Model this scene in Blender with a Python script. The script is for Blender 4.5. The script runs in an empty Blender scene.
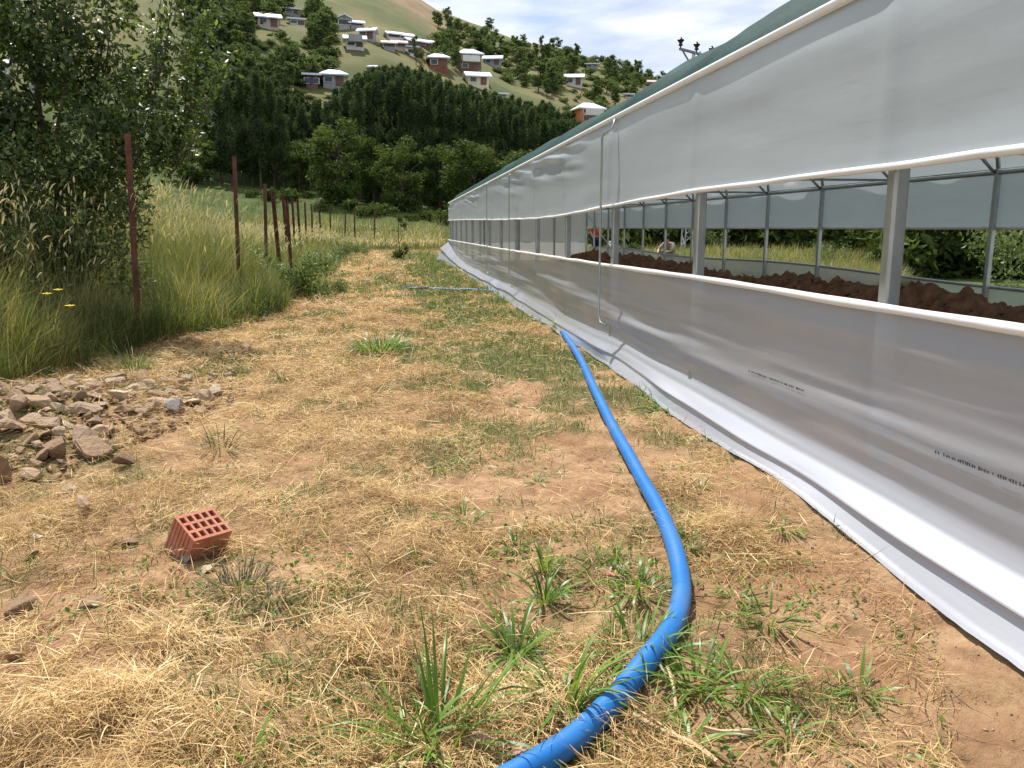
import bpy, bmesh, math, random
import numpy as np
from mathutils import Vector, Matrix
R = math.radians
rng = np.random.default_rng(7)
random.seed(7)
SC = bpy.context.scene
COL = SC.collection

# ------------------------------------------------------------------ camera, sky, sun, exposure
EYE = Vector((0, 0, 1.30)); FPX = 820.0; PITCH = R(10.77); YAW = R(7.64)
cd = bpy.data.cameras.new("camera"); cam = bpy.data.objects.new("camera", cd); COL.objects.link(cam)
cam.location = EYE; cam.rotation_euler = (R(90) - PITCH, 0, -YAW)
cd.sensor_width = 36; cd.lens = 36 * FPX / 1024; cd.clip_start = 0.05; cd.clip_end = 3000
SC.camera = cam
SUN_EL, SUN_AZ = R(60), R(-16)            # azimuth measured from +Y, negative = to the left
sd = bpy.data.lights.new("sun", 'SUN'); sun = bpy.data.objects.new("sun", sd); COL.objects.link(sun)
sd.energy = 4.9; sd.angle = R(0.53); sd.color = (1.0, 0.955, 0.88)
to_sun = Vector((math.sin(SUN_AZ) * math.cos(SUN_EL), math.cos(SUN_AZ) * math.cos(SUN_EL), math.sin(SUN_EL)))
sun.rotation_euler = to_sun.to_track_quat('Z', 'Y').to_euler()
sun.location = (0, 0, 30)
W = bpy.data.worlds.new("World"); SC.world = W; W.use_nodes = True
nt = W.node_tree; nt.nodes.clear()
def wn(t, **k):
    n = nt.nodes.new(t)
    for a, b in k.items(): setattr(n, a, b)
    return n
wo = wn('ShaderNodeOutputWorld'); bg = wn('ShaderNodeBackground'); bg.inputs[1].default_value = 0.095
sky = wn('ShaderNodeTexSky', sky_type='NISHITA', sun_disc=False, sun_elevation=SUN_EL, sun_rotation=SUN_AZ)
sky.altitude = 1500; sky.dust_density = 0.6; sky.ozone_density = 1.4
tc = wn('ShaderNodeTexCoord'); sep = wn('ShaderNodeSeparateXYZ'); nt.links.new(tc.outputs['Generated'], sep.inputs[0])
def wm(op, a, b):
    n = wn('ShaderNodeMath', operation=op)
    for i, v in enumerate((a, b)):
        if isinstance(v, (int, float)): n.inputs[i].default_value = v
        else: nt.links.new(v, n.inputs[i])
    return n.outputs[0]
zz = wm('ADD', wm('MAXIMUM', sep.outputs[2], 0.0), 0.11)
cx = wm('DIVIDE', sep.outputs[0], zz); cy = wm('DIVIDE', sep.outputs[1], zz)
cmb = wn('ShaderNodeCombineXYZ'); nt.links.new(cx, cmb.inputs[0]); nt.links.new(wm('MULTIPLY', cy, 1.25), cmb.inputs[1]); cmb.inputs[2].default_value = 3.7
nz = wn('ShaderNodeTexNoise'); nz.inputs['Scale'].default_value = 0.62; nz.inputs['Detail'].default_value = 7; nz.inputs['Roughness'].default_value = 0.58; nz.inputs['Distortion'].default_value = 0.35
nt.links.new(cmb.outputs[0], nz.inputs['Vector'])
rmp = wn('ShaderNodeMapRange'); rmp.interpolation_type = 'SMOOTHSTEP'
rmp.inputs['From Min'].default_value = 0.33; rmp.inputs['From Max'].default_value = 0.62; rmp.inputs['To Min'].default_value = 0.0; rmp.inputs['To Max'].default_value = 0.94
nt.links.new(nz.outputs['Fac'], rmp.inputs['Value'])
nz2 = wn('ShaderNodeTexNoise'); nz2.inputs['Scale'].default_value = 1.9; nz2.inputs['Detail'].default_value = 6
nt.links.new(cmb.outputs[0], nz2.inputs['Vector'])
cr = wn('ShaderNodeMix', data_type='RGBA'); cr.inputs['A'].default_value = (6.4, 6.8, 7.7, 1); cr.inputs['B'].default_value = (9.6, 9.65, 9.8, 1)
mr2 = wn('ShaderNodeMapRange'); mr2.inputs['From Min'].default_value = 0.38; mr2.inputs['From Max'].default_value = 0.62
nt.links.new(nz2.outputs['Fac'], mr2.inputs['Value']); nt.links.new(mr2.outputs[0], cr.inputs['Factor'])
mx = wn('ShaderNodeMix', data_type='RGBA')
nt.links.new(rmp.outputs[0], mx.inputs['Factor']); nt.links.new(sky.outputs[0], mx.inputs['A']); nt.links.new(cr.outputs['Result'], mx.inputs['B'])
nt.links.new(mx.outputs['Result'], bg.inputs[0]); nt.links.new(bg.outputs[0], wo.inputs[0])
SC.view_settings.view_transform = 'Standard'; SC.view_settings.look = 'None'
SC.view_settings.exposure = 0.48; SC.view_settings.gamma = 1
SC.render.engine = 'CYCLES'
SC.cycles.max_bounces = 7; SC.cycles.diffuse_bounces = 3; SC.cycles.glossy_bounces = 2; SC.cycles.transmission_bounces = 5
SC.cycles.transparent_max_bounces = 8; SC.cycles.caustics_reflective = False; SC.cycles.caustics_refractive = False
SC.cycles.sample_clamp_indirect = 6

# ------------------------------------------------------------------ noise and helpers
def _h(ix, iy, s):
    n = (ix.astype(np.int64) * 374761393 + iy.astype(np.int64) * 668265263 + s * 974634777) & 0xFFFFFFFF
    n = ((n ^ (n >> 13)) * 1274126177) & 0xFFFFFFFF
    n = (n ^ (n >> 16)) & 0xFFFFFFFF
    return n / 4294967295.0
def noise(x, y, s=0):
    x = np.asarray(x, float); y = np.asarray(y, float)
    ix = np.floor(x); iy = np.floor(y); fx = x - ix; fy = y - iy
    fx = fx * fx * (3 - 2 * fx); fy = fy * fy * (3 - 2 * fy)
    a = _h(ix, iy, s); b = _h(ix + 1, iy, s); c = _h(ix, iy + 1, s); d = _h(ix + 1, iy + 1, s)
    return (a + (b - a) * fx) + ((c + (d - c) * fx) - (a + (b - a) * fx)) * fy
def fbm(x, y, s=0, o=4):
    t = 0; a = 0.5; n = 0
    for k in range(o):
        t = t + a * noise(np.asarray(x) * 2 ** k, np.asarray(y) * 2 ** k, s + k * 17); n += a; a *= 0.5
    return t / n
def sstep(a, b, x):
    t = np.clip((np.asarray(x, float) - a) / (b - a), 0, 1); return t * t * (3 - 2 * t)

_SKU = np.array([-1.2, -0.6, -0.36, -0.12, -0.024, 0.012, 0.048, 0.098, 0.145, 0.193, 0.24, 0.29, 0.34, 0.5, 0.8, 1.5])
_SKT = np.array([.36, .37, .36, .31, .285, .268, .247, .231, .214, .208, .196, .183, .168, .14, .10, .07])
def edge_left(y):                                    # where the mown strip ends and the tall grass begins
    return np.interp(y, [0, 3, 5, 6.8, 9.4, 10.9, 13, 16, 22, 30, 42, 50], [-4.2, -3.7, -3.45, -3.2, -2.85, -2.45, -1.95, -1.65, -1.95, -2.1, -2.3, -2.4]) + 0.22 * (noise(np.asarray(y) * 1.1, np.zeros_like(np.asarray(y, float)), 5) - .5)
def mound(x, y):                                     # low heap of rubble
    return 0.20 * np.exp(-(((np.asarray(x) + 2.7) / .9) ** 2 + ((np.asarray(y) - 5.6) / 1.2) ** 2))
def terrain(x, y):
    x = np.asarray(x, float); y = np.asarray(y, float)
    yy = np.maximum(y, 1.0); u = x / yy
    zb = np.clip(4.3 - 11 * u, 0.6, 9.5)
    z = zb * sstep(44, 92, y) * 0.93 + zb * 0.07 * sstep(80, 100, y)
    s = np.clip((y - 85) / 175, 0, 1)
    zc = 1.3 + np.interp(u, _SKU, _SKT) * 258
    z = z + (zc - zb) * s ** 0.95
    z = z - np.maximum(y - 260, 0) * 0.12
    far = sstep(70, 130, y)
    z = z + far * (fbm(x / 22, y / 22, 3, 4) - .5) * 7 * np.clip(1.15 - s, 0, 1) + (1 - far) * sstep(38, 60, y) * (fbm(x / 6, y / 6, 4, 3) - .5) * .5
    near = 1 - sstep(25, 45, y)
    z = z + near * ((fbm(x * 1.1, y * 1.1, 8, 3) - .5) * .08 + (fbm(x * 5, y * 5, 9, 4) - .5) * .085) + mound(x, y)
    z = z + .32 * sstep(.8, 1.9, edge_left(y) - x) * sstep(5, 8, y) * sstep(60, 44, y)
    return z
def tz(x, y): return float(terrain(np.array([x]), np.array([y]))[0])
_fw = Vector((math.sin(YAW) * math.cos(PITCH), math.cos(YAW) * math.cos(PITCH), -math.sin(PITCH)))
_rt = Vector((math.cos(YAW), -math.sin(YAW), 0)); _up = _rt.cross(_fw)
def ray(px, py): return _fw + _rt * ((px - 512) / FPX) + _up * ((384 - py) / FPX)
def hit(px, py, y0=1.5, y1=290):
    """ground point that shows at a photo pixel"""
    r = ray(px, py); ys = np.geomspace(y0, y1, 900); t = ys / r.y
    zz = 1.3 + t * r.z; g = terrain(t * r.x, ys); k = np.argmax(g >= zz)
    if g[k] < zz[k]: k = len(ys) - 1
    return Vector((t[k] * r.x, ys[k], g[k]))
def onx(px, py, X): r = ray(px, py); return EYE + r * (X / r.x)
def ony(px, py, Y): r = ray(px, py); return EYE + r * (Y / r.y)

def wloc(o):
    v = Vector((0, 0, 0))
    while o is not None: v += o.location; o = o.parent
    return v
def tag(o, label, cat, group=None, kind=None):
    if label: o['label'] = label
    if cat: o['category'] = cat
    if group: o['group'] = group
    if kind: o['kind'] = kind
    return o
def thing(name, label, cat, loc=(0, 0, 0), group=None):
    o = bpy.data.objects.new(name, None); COL.objects.link(o); o.location = loc; o.empty_display_size = .2
    return tag(o, label, cat, group)
def mesh_np(name, V, quads=None, tris=None, attrs=None, smooth=False):
    me = bpy.data.meshes.new(name); V = np.asarray(V, np.float32)
    me.vertices.add(len(V)); me.vertices.foreach_set('co', V.ravel())
    q = np.zeros((0, 4), np.int32) if quads is None else np.asarray(quads, np.int32).reshape(-1, 4)
    t = np.zeros((0, 3), np.int32) if tris is None else np.asarray(tris, np.int32).reshape(-1, 3)
    me.loops.add(len(q) * 4 + len(t) * 3); me.loops.foreach_set('vertex_index', np.concatenate([q.ravel(), t.ravel()]))
    me.polygons.add(len(q) + len(t))
    me.polygons.foreach_set('loop_start', np.concatenate([np.arange(len(q)) * 4, len(q) * 4 + np.arange(len(t)) * 3]).astype(np.int32))
    me.polygons.foreach_set('loop_total', np.concatenate([np.full(len(q), 4), np.full(len(t), 3)]).astype(np.int32))
    if smooth: me.polygons.foreach_set('use_smooth', np.ones(len(q) + len(t), bool))
    for k, a in (attrs or {}).items():
        at = me.attributes.new(k, 'FLOAT', 'POINT'); at.data.foreach_set('value', np.asarray(a, np.float32))
    me.update(calc_edges=True); me.validate()
    return me
def link(name, me, mat, parent=None, loc=None):
    o = bpy.data.objects.new(name, me); COL.objects.link(o)
    if mat: me.materials.append(mat)
    if parent is not None: o.parent = parent
    if loc is not None: o.location = loc
    return o
class MB:
    """collects boxes, tubes, lathes and sheets; build() links them as ONE mesh"""
    def __init__(s): s.V = []; s.F = []
    def add(s, V, F):
        b = len(s.V); s.V += [tuple(v) for v in V]; s.F += [tuple(i + b for i in f) for f in F]; return s
    def box(s, c, d, rot=None):
        V = [Vector((x * d[0] / 2, y * d[1] / 2, z * d[2] / 2)) for x in (-1, 1) for y in (-1, 1) for z in (-1, 1)]
        if rot is not None: V = [rot @ v for v in V]
        V = [v + Vector(c) for v in V]
        return s.add(V, [(0, 1, 3, 2), (4, 6, 7, 5), (0, 4, 5, 1), (2, 3, 7, 6), (0, 2, 6, 4), (1, 5, 7, 3)])
    def bar(s, a, b, w, h):
        a = Vector(a); b = Vector(b); d = b - a; q = d.to_track_quat('Y', 'Z').to_matrix()
        return s.box((a + b) / 2, (w, d.length, h), q)
    def tube(s, P, r, n=8, caps=True):
        P = [Vector(p) for p in P]; r = [r] * len(P) if isinstance(r, (int, float)) else list(r)
        V = []; F = []; prev = None
        for i, p in enumerate(P):
            t = (P[min(i + 1, len(P) - 1)] - P[max(i - 1, 0)])
            t = t.normalized() if t.length > 1e-9 else Vector((0, 0, 1))
            if prev is None: a = t.orthogonal().normalized()
            else:
                a = prev - t * prev.dot(t); a = a.normalized() if a.length > 1e-6 else t.orthogonal().normalized()
            prev = a; b = t.cross(a)
            for k in range(n):
                g = 2 * math.pi * k / n; V.append(p + (a * math.cos(g) + b * math.sin(g)) * r[i])
        for i in range(len(P) - 1):
            for k in range(n): F.append((i * n + k, i * n + (k + 1) % n, (i + 1) * n + (k + 1) % n, (i + 1) * n + k))
        if caps: F.append(tuple(range(n - 1, -1, -1))); F.append(tuple((len(P) - 1) * n + k for k in range(n)))
        return s.add(V, F)
    def lathe(s, prof, c, n=16):
        V = []; F = []
        for (r, z) in prof:
            for k in range(n):
                g = 2 * math.pi * k / n; V.append((c[0] + r * math.cos(g), c[1] + r * math.sin(g), c[2] + z))
        for i in range(len(prof) - 1):
            for k in range(n): F.append((i * n + k, i * n + (k + 1) % n, (i + 1) * n + (k + 1) % n, (i + 1) * n + k))
        F.append(tuple(range(n - 1, -1, -1))); F.append(tuple((len(prof) - 1) * n + k for k in range(n)))
        return s.add(V, F)
    def build(s, name, mat, parent=None, smooth=False, bevel=0, loc=None):
        off = wloc(parent) if parent is not None else Vector((0, 0, 0))
        if loc is not None: off = off + Vector(loc)
        me = bpy.data.meshes.new(name); me.from_pydata([tuple(Vector(v) - off) for v in s.V], [], s.F); me.update()
        if smooth:
            me.polygons.foreach_set('use_smooth', [True] * len(me.polygons))
        o = link(name, me, mat, parent, loc)
        if bevel:
            m = o.modifiers.new('bevel', 'BEVEL'); m.width = bevel; m.segments = 2; m.limit_method = 'ANGLE'
        return o

# ------------------------------------------------------------------ materials
def mat_new(name):
    m = bpy.data.materials.new(name); m.use_nodes = True; m.node_tree.nodes.clear()
    return m, m.node_tree
def N(t, typ, **k):
    n = t.nodes.new(typ)
    for a, b in k.items(): setattr(n, a, b)
    return n
def ramp(t, fac, stops):
    n = N(t, 'ShaderNodeValToRGB'); e = n.color_ramp.elements
    while len(e) < len(stops): e.new(0.5)
    for i, (p, c) in enumerate(stops): e[i].position = p; e[i].color = (*c, 1)
    t.links.new(fac, n.inputs[0]); return n.outputs[0]
def tnoise(t, vec, scale, detail=4, rough=.55, stretch=None):
    n = N(t, 'ShaderNodeTexNoise'); n.inputs['Scale'].default_value = scale; n.inputs['Detail'].default_value = detail; n.inputs['Roughness'].default_value = rough
    if stretch:
        mp = N(t, 'ShaderNodeMapping'); mp.inputs['Scale'].default_value = stretch; t.links.new(vec, mp.inputs[0]); vec = mp.outputs[0]
    t.links.new(vec, n.inputs['Vector']); return n.outputs['Fac']
def mixc(t, f, a, b, mode='MIX'):
    n = N(t, 'ShaderNodeMix', data_type='RGBA', blend_type=mode)
    for k, v in (('Factor', f), ('A', a), ('B', b)):
        if isinstance(v, (int, float)): n.inputs[k].default_value = v
        elif isinstance(v, tuple): n.inputs[k].default_value = (*v, 1) if len(v) == 3 else v
        else: t.links.new(v, n.inputs[k])
    return n.outputs['Result']
def plain(name, col, rough=.6, metal=0, var=.25, scale=8, bump=.15, obj=True, dirt=None, spec=.4, bscale=None):
    m, t = mat_new(name); o = N(t, 'ShaderNodeOutputMaterial'); p = N(t, 'ShaderNodeBsdfPrincipled'); t.links.new(p.outputs[0], o.inputs[0])
    tcn = N(t, 'ShaderNodeTexCoord'); v = tcn.outputs['Object' if obj else 'Generated']
    f = tnoise(t, v, scale, 6, .6)
    lo = tuple(c * (1 - var) for c in col); hi = tuple(min(1, c * (1 + var)) for c in col)
    c = ramp(t, f, [(.3, lo), (.7, hi)])
    if dirt:
        f2 = tnoise(t, v, scale * .35, 5, .65); mk = ramp(t, f2, [(.45, (0, 0, 0)), (.7, (1, 1, 1))]); c = mixc(t, mk, c, dirt)
    t.links.new(c, p.inputs['Base Color']); p.inputs['Roughness'].default_value = rough; p.inputs['Metallic'].default_value = metal
    p.inputs['Specular IOR Level'].default_value = spec
    if bump:
        b = N(t, 'ShaderNodeBump'); b.inputs['Strength'].default_value = bump; b.inputs['Distance'].default_value = .02
        t.links.new(tnoise(t, v, bscale or scale * 3, 6, .65), b.inputs['Height']); t.links.new(b.outputs[0], p.inputs['Normal'])
    return m
def leafmat(name, stops, trans=.3, rough=.5, spec=.3, attr='tint', tcol=None):
    """thin leaves or blades: colour picked per leaf, some light passes through"""
    m, t = mat_new(name); o = N(t, 'ShaderNodeOutputMaterial'); p = N(t, 'ShaderNodeBsdfPrincipled')
    a = N(t, 'ShaderNodeAttribute', attribute_name=attr); f = a.outputs['Fac']
    oi = N(t, 'ShaderNodeObjectInfo'); ad = N(t, 'ShaderNodeMath', operation='MULTIPLY_ADD'); ad.inputs[1].default_value = .25; ad.inputs[2].default_value = -.12
    t.links.new(oi.outputs['Random'], ad.inputs[0]); sm = N(t, 'ShaderNodeMath', operation='ADD', use_clamp=True)
    t.links.new(f, sm.inputs[0]); t.links.new(ad.outputs[0], sm.inputs[1])
    c = ramp(t, sm.outputs[0], stops); t.links.new(c, p.inputs['Base Color'])
    p.inputs['Roughness'].default_value = rough; p.inputs['Specular IOR Level'].default_value = spec
    tr = N(t, 'ShaderNodeBsdfTranslucent'); t.links.new(mixc(t, 1.0, c, tcol or (1.5, 1.5, .8), 'MULTIPLY'), tr.inputs[0])
    ms = N(t, 'ShaderNodeMixShader'); ms.inputs[0].default_value = trans
    t.links.new(p.outputs[0], ms.inputs[1]); t.links.new(tr.outputs[0], ms.inputs[2]); t.links.new(ms.outputs[0], o.inputs[0])
    return m
def filmmat(name, col, transl, clear, rough=.35, bump=.25, streak=(1, 1, 6), tcol=None, sp=.45):
    """milky polythene sheet"""
    m, t = mat_new(name); o = N(t, 'ShaderNodeOutputMaterial'); p = N(t, 'ShaderNodeBsdfPrincipled')
    tcn = N(t, 'ShaderNodeTexCoord'); v = tcn.outputs['Object']
    f = tnoise(t, v, 1.3, 5, .6, streak); c = ramp(t, f, [(.3, tuple(x * .93 for x in col)), (.7, col)])
    d = tnoise(t, v, 2.1, 7, .7, (1, .5, 2)); c = mixc(t, ramp(t, d, [(.56, (0, 0, 0)), (.75, (.16, .16, .16))]), c, (.42, .37, .30))
    t.links.new(c, p.inputs['Base Color']); p.inputs['Roughness'].default_value = rough; p.inputs['Specular IOR Level'].default_value = sp
    b = N(t, 'ShaderNodeBump'); b.inputs['Strength'].default_value = bump; b.inputs['Distance'].default_value = .03
    t.links.new(tnoise(t, v, 2.2, 5, .55, (1, .35, 3.5)), b.inputs['Height']); t.links.new(b.outputs[0], p.inputs['Normal'])
    tr = N(t, 'ShaderNodeBsdfTranslucent'); t.links.new(c if tcol is None else mixc(t, 1.0, c, tcol, 'MULTIPLY'), tr.inputs[0]); t.links.new(b.outputs[0], tr.inputs['Normal'])
    ms = N(t, 'ShaderNodeMixShader'); ms.inputs[0].default_value = transl; t.links.new(p.outputs[0], ms.inputs[1]); t.links.new(tr.outputs[0], ms.inputs[2])
    tp = N(t, 'ShaderNodeBsdfTransparent'); m2 = N(t, 'ShaderNodeMixShader'); m2.inputs[0].default_value = clear
    t.links.new(ms.outputs[0], m2.inputs[1]); t.links.new(tp.outputs[0], m2.inputs[2]); t.links.new(m2.outputs[0], o.inputs[0])
    return m

M = {}
M['steel'] = plain('galvanised_steel', (.45, .47, .47), .42, .75, .16, 6, .08)
M['darksteel'] = plain('dull_steel', (.20, .21, .22), .5, .6, .2, 8, .08)
M['rust'] = plain('rusty_steel', (.125, .047, .027), .8, .05, .45, 9, .35, dirt=(.05, .022, .016))
M['white_tube'] = filmmat('rolled_white_film', (.90, .90, .90), .18, .0, .4, .3, (1, 2, 1))
M['film'] = filmmat('wall_film', (.685, .745, .795), .42, .06, .32, .08)
M['end_film'] = filmmat('end_film', (.52, .56, .55), .16, .05, .4, .12)
M['curtain'] = filmmat('curtain_film', (.64, .675, .75), .25, .24, .16, .14, (1, .3, 3), sp=.9)
def curtain_skirt(m):  # puts the sunlit brightness of the outturned strip into its colour and opacity
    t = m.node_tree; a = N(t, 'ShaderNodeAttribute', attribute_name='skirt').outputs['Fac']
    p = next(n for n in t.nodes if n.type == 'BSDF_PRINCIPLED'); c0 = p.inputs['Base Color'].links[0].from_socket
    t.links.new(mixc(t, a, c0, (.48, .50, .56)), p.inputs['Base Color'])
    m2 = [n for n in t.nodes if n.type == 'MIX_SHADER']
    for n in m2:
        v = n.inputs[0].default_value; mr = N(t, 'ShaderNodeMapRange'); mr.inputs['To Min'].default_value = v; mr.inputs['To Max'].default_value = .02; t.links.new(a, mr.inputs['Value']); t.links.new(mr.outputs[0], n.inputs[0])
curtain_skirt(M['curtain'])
M['roof_film'] = filmmat('roof_film', (.90, .91, .91), .68, .10, .4, .15)
M['white_trim'] = plain('white_trim', (.80, .80, .79), .45, 0, .05, 5, .05)
M['ink'] = plain('ink', (.03, .03, .035), .6, 0, .2, 30, 0)
M['insulator'] = plain('brown_glazed_porcelain', (.022, .014, .013), .25, 0, .2, 12, 0)
M['clay'] = plain('fired_clay', (.48, .175, .105), .85, 0, .16, 14, .3, dirt=(.46, .29, .19))
M['bark'] = plain('bark', (.10, .075, .05), .9, 0, .35, 12, .6)
M['twig'] = plain('green_twig', (.10, .11, .045), .7, 0, .3, 14, .2)
M['wood'] = plain('weathered_wood', (.50, .37, .22), .85, 0, .25, 10, .3)
M['hose'] = plain('blue_pipe', (.012, .15, .46), .46, 0, .10, 7, .08, dirt=(.05, .17, .42), spec=.4)
M['hose_dark'] = plain('dark_pipe_end', (.01, .04, .16), .45, 0, .2, 9, .05)
M['white_paint'] = plain('white_stripe', (.7, .72, .74), .5, 0, .1, 9, 0)

# ground
def ground_mat():
    m, t = mat_new('ground_soil'); o = N(t, 'ShaderNodeOutputMaterial'); p = N(t, 'ShaderNodeBsdfPrincipled'); t.links.new(p.outputs[0], o.inputs[0])
    v = N(t, 'ShaderNodeTexCoord').outputs['Object']
    soil = ramp(t, tnoise(t, v, 5, 8, .65), [(.28, (.20, .115, .06)), (.5, (.37, .225, .125)), (.72, (.52, .345, .205))])
    red = tnoise(t, v, 1.1, 5, .6); soil = mixc(t, ramp(t, red, [(.5, (0, 0, 0)), (.68, (.7, .7, .7))]), soil, (.24, .105, .055))
    lit = ramp(t, tnoise(t, v, 38, 6, .75, (1, .6, 1)), [(.3, (.15, .09, .045)), (.55, (.33, .215, .105)), (.75, (.52, .37, .19))])
    a = N(t, 'ShaderNodeAttribute', attribute_name='litter'); c = mixc(t, a.outputs['Fac'], soil, lit)
    gr = ramp(t, tnoise(t, v, 14, 6, .7), [(.3, (.045, .065, .02)), (.7, (.12, .15, .05))])
    a = N(t, 'ShaderNodeAttribute', attribute_name='green'); c = mixc(t, a.outputs['Fac'], c, gr)
    fl = ramp(t, tnoise(t, v, .35, 8, .7), [(.3, (.045, .066, .018)), (.55, (.075, .10, .03)), (.75, (.14, .135, .055))])
    a = N(t, 'ShaderNodeAttribute', attribute_name='field'); c = mixc(t, a.outputs['Fac'], c, fl)
    hl = ramp(t, tnoise(t, v, .045, 9, .68), [(.34, (.065, .09, .03)), (.48, (.105, .115, .042)), (.6, (.17, .145, .065)), (.75, (.28, .20, .11))])
    hl = mixc(t, ramp(t, tnoise(t, v, .5, 7, .7), [(.45, (0, 0, 0)), (.75, (.5, .5, .5))]), hl, (.12, .10, .05))
    a = N(t, 'ShaderNodeAttribute', attribute_name='hill'); c = mixc(t, a.outputs['Fac'], c, hl)
    dry = ramp(t, tnoise(t, v, .09, 8, .7), [(.3, (.17, .12, .07)), (.7, (.29, .205, .125))])
    a = N(t, 'ShaderNodeAttribute', attribute_name='crest'); c = mixc(t, a.outputs['Fac'], c, dry)
    t.links.new(c, p.inputs['Base Color']); p.inputs['Roughness'].default_value = .95; p.inputs['Specular IOR Level'].default_value = .15
    b = N(t, 'ShaderNodeBump'); b.inputs['Strength'].default_value = .8; b.inputs['Distance'].default_value = .03
    t.links.new(tnoise(t, v, 30, 8, .7), b.inputs['Height']); t.links.new(b.outputs[0], p.inputs['Normal'])
    return m
M['ground'] = ground_mat()

# ------------------------------------------------------------------ ground sheet
def _n(x, y, sx_, sy_, seed, o=5): return np.clip((fbm(np.asarray(x) * sx_, np.asarray(y) * sy_, seed, o) - .5) * 2.5 + .5, 0, 1)
def _reg(x, y, x0, x1, y0, y1, fx, fy): return sstep(x0 - fx, x0 + fx, x) * sstep(x1 + fx, x1 - fx, x) * sstep(y0 - fy, y0 + fy, y) * sstep(y1 + fy, y1 - fy, y)
def green_mask(x, y):
    x = np.asarray(x, float); y = np.asarray(y, float)
    p = .16 + 0 * x
    for r, w in (((.3, 1.9, 11, 44, .6, 2.5), .50), ((.1, 1.75, 5.6, 11, .4, 1), .34), ((-.2, 1.0, 3.9, 6, .35, .5), .26), ((.2, 1.3, 1.5, 2.9, .25, .35), .20), ((1.2, 1.95, 5.5, 9, .15, .8), .25), ((-.9, .1, 14, 26, .4, 3), .22)):
        p = np.maximum(p, 1.15 * w * _reg(x, y, *r) + .16 + .07 * sstep(4.5, 8, y) * (w > .3))
    n = .65 * _n(x, y, 1.9, 1.5, 31) + .35 * _n(x, y, 7, 6, 33, 3)
    return sstep(1.02 - p, 1.26 - p, n + .22)
def straw_mask(x, y):
    x = np.asarray(x, float); y = np.asarray(y, float)
    bare = .35 * _reg(x, y, -2.0, -.5, 1.9, 4.6, .4, .6) + .95 * _reg(x, y, .62, 2.6, -2, 8.5, .35, 1.5) + .6 * _reg(x, y, .1, .85, 2.7, 4.3, .25, .4) + .30 * _reg(x, y, -.6, .6, 2.4, 3.8, .3, .4) + .4 * _reg(x, y, .0, 1.6, 6, 9.5, .3, .8)
    n = .6 * _n(x, y, 1.6, 1.3, 47) + .4 * _n(x, y, 5.5, 4.5, 48, 4)
    return np.clip(sstep(.24, .66, n + .30 - .66 * bare) * (1 - (.5 + .35 * sstep(6, 12, y)) * green_mask(x, y)), 0, 1)
def steps(lo, hi, fine, a, b, g, mx):
    out = list(np.arange(a, b, fine)); s = fine; x = b
    while x < hi: out.append(x); s = min(s * g, mx); x += s
    s = fine; x = a
    while x > lo: s = min(s * g, mx); x -= s; out.insert(0, x)
    return np.array(out)
xs = steps(-420, 420, .05, -3.6, 2.3, 1.07, 5)
ys = [-14.]
while ys[-1] < 700: ys.append(ys[-1] + (.8 if ys[-1] < 0.8 else min(max(.035, .014 * ys[-1]), 4 if ys[-1] < 290 else 20)))
ys = np.array(ys)
GX, GY = np.meshgrid(xs, ys); GZ = terrain(GX, GY)
nx, ny = len(xs), len(ys)
ii = (np.arange(ny - 1)[:, None] * nx + np.arange(nx - 1)[None, :]).ravel()
q = np.stack([ii, ii + 1, ii + nx + 1, ii + nx], 1)
tall = sstep(.1, -.25, GX - edge_left(GY)) * (GY < 60)
inside = (GX > 2.05) & (GX < 7.6) & (GY < 33.9)
field = np.clip(np.maximum(sstep(46, 49, GY), (GX > 7.7) * 1.0), 0, 1)
hillm = sstep(88, 112, GY + 14 * (fbm(GX / 9, GY / 9, 66, 3) - .5))
su = GX / np.maximum(GY, 1)
crest = sstep(205, 222, GY + 30 * (fbm(GX / 30, GY / 30, 77, 3) - .5)) * sstep(.085, .03, su)
gm = np.clip(np.maximum(green_mask(GX, GY) * (.25 + .5 * sstep(3, 7, GY)), tall * .95), 0, 1) * (~inside)
lt = straw_mask(GX, GY) * (1 - tall) * (~inside)
gme = mesh_np('ground', np.stack([GX, GY, GZ], -1).reshape(-1, 3), q, attrs=dict(litter=lt.ravel() * .9, green=gm.ravel(), field=field.ravel(), hill=hillm.ravel(), crest=crest.ravel()), smooth=True)
tag(link('ground', gme, M['ground']), None, None, kind='structure')

# ------------------------------------------------------------------ greenhouse
PX, FX, XF, ENDY, Y0 = 2.02, 7.65, 1.94, 33.9, -3.5
POSTY = [3.2 + 2.25 * k for k in range(-3, 14)]
CXR, AR, BR, ZE = (PX + FX) / 2, (FX - PX) / 2, 1.08, 2.03
def arch(th): return (CXR - AR * math.cos(th), ZE + BR * math.sin(th))
GH = thing('greenhouse', 'long white film greenhouse with rolled up side walls and green shade net on its roof', 'greenhouse', (CXR, 15.2, 0))
for yy in POSTY + [ENDY - .05]:
    for X in (PX, FX):
        MB().box((X, yy, 1.0), (.066, .066, 2.1)).build('post', M['steel'], GH, bevel=.012)
for yy in POSTY + [ENDY - .05]:
    MB().tube([(arch(t)[0], yy, arch(t)[1]) for t in np.linspace(0, math.pi, 25)], .028, 8).build('arch', M['steel'], GH, smooth=True)
for th in (0.0, .42, .85, math.pi / 2, math.pi - .85, math.pi - .42, math.pi):
    x, z = arch(th)
    MB().tube([(x, Y0, z - .03), (x, ENDY, z - .03)], .022 if 0 < th < math.pi else .03, 8).build('purlin', M['steel'], GH, smooth=True)
for yy in POSTY[1::2]:
    MB().tube([(PX, yy, ZE), (FX, yy, ZE)], .018, 6).build('tie_bar', M['steel'], GH, smooth=True)
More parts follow.
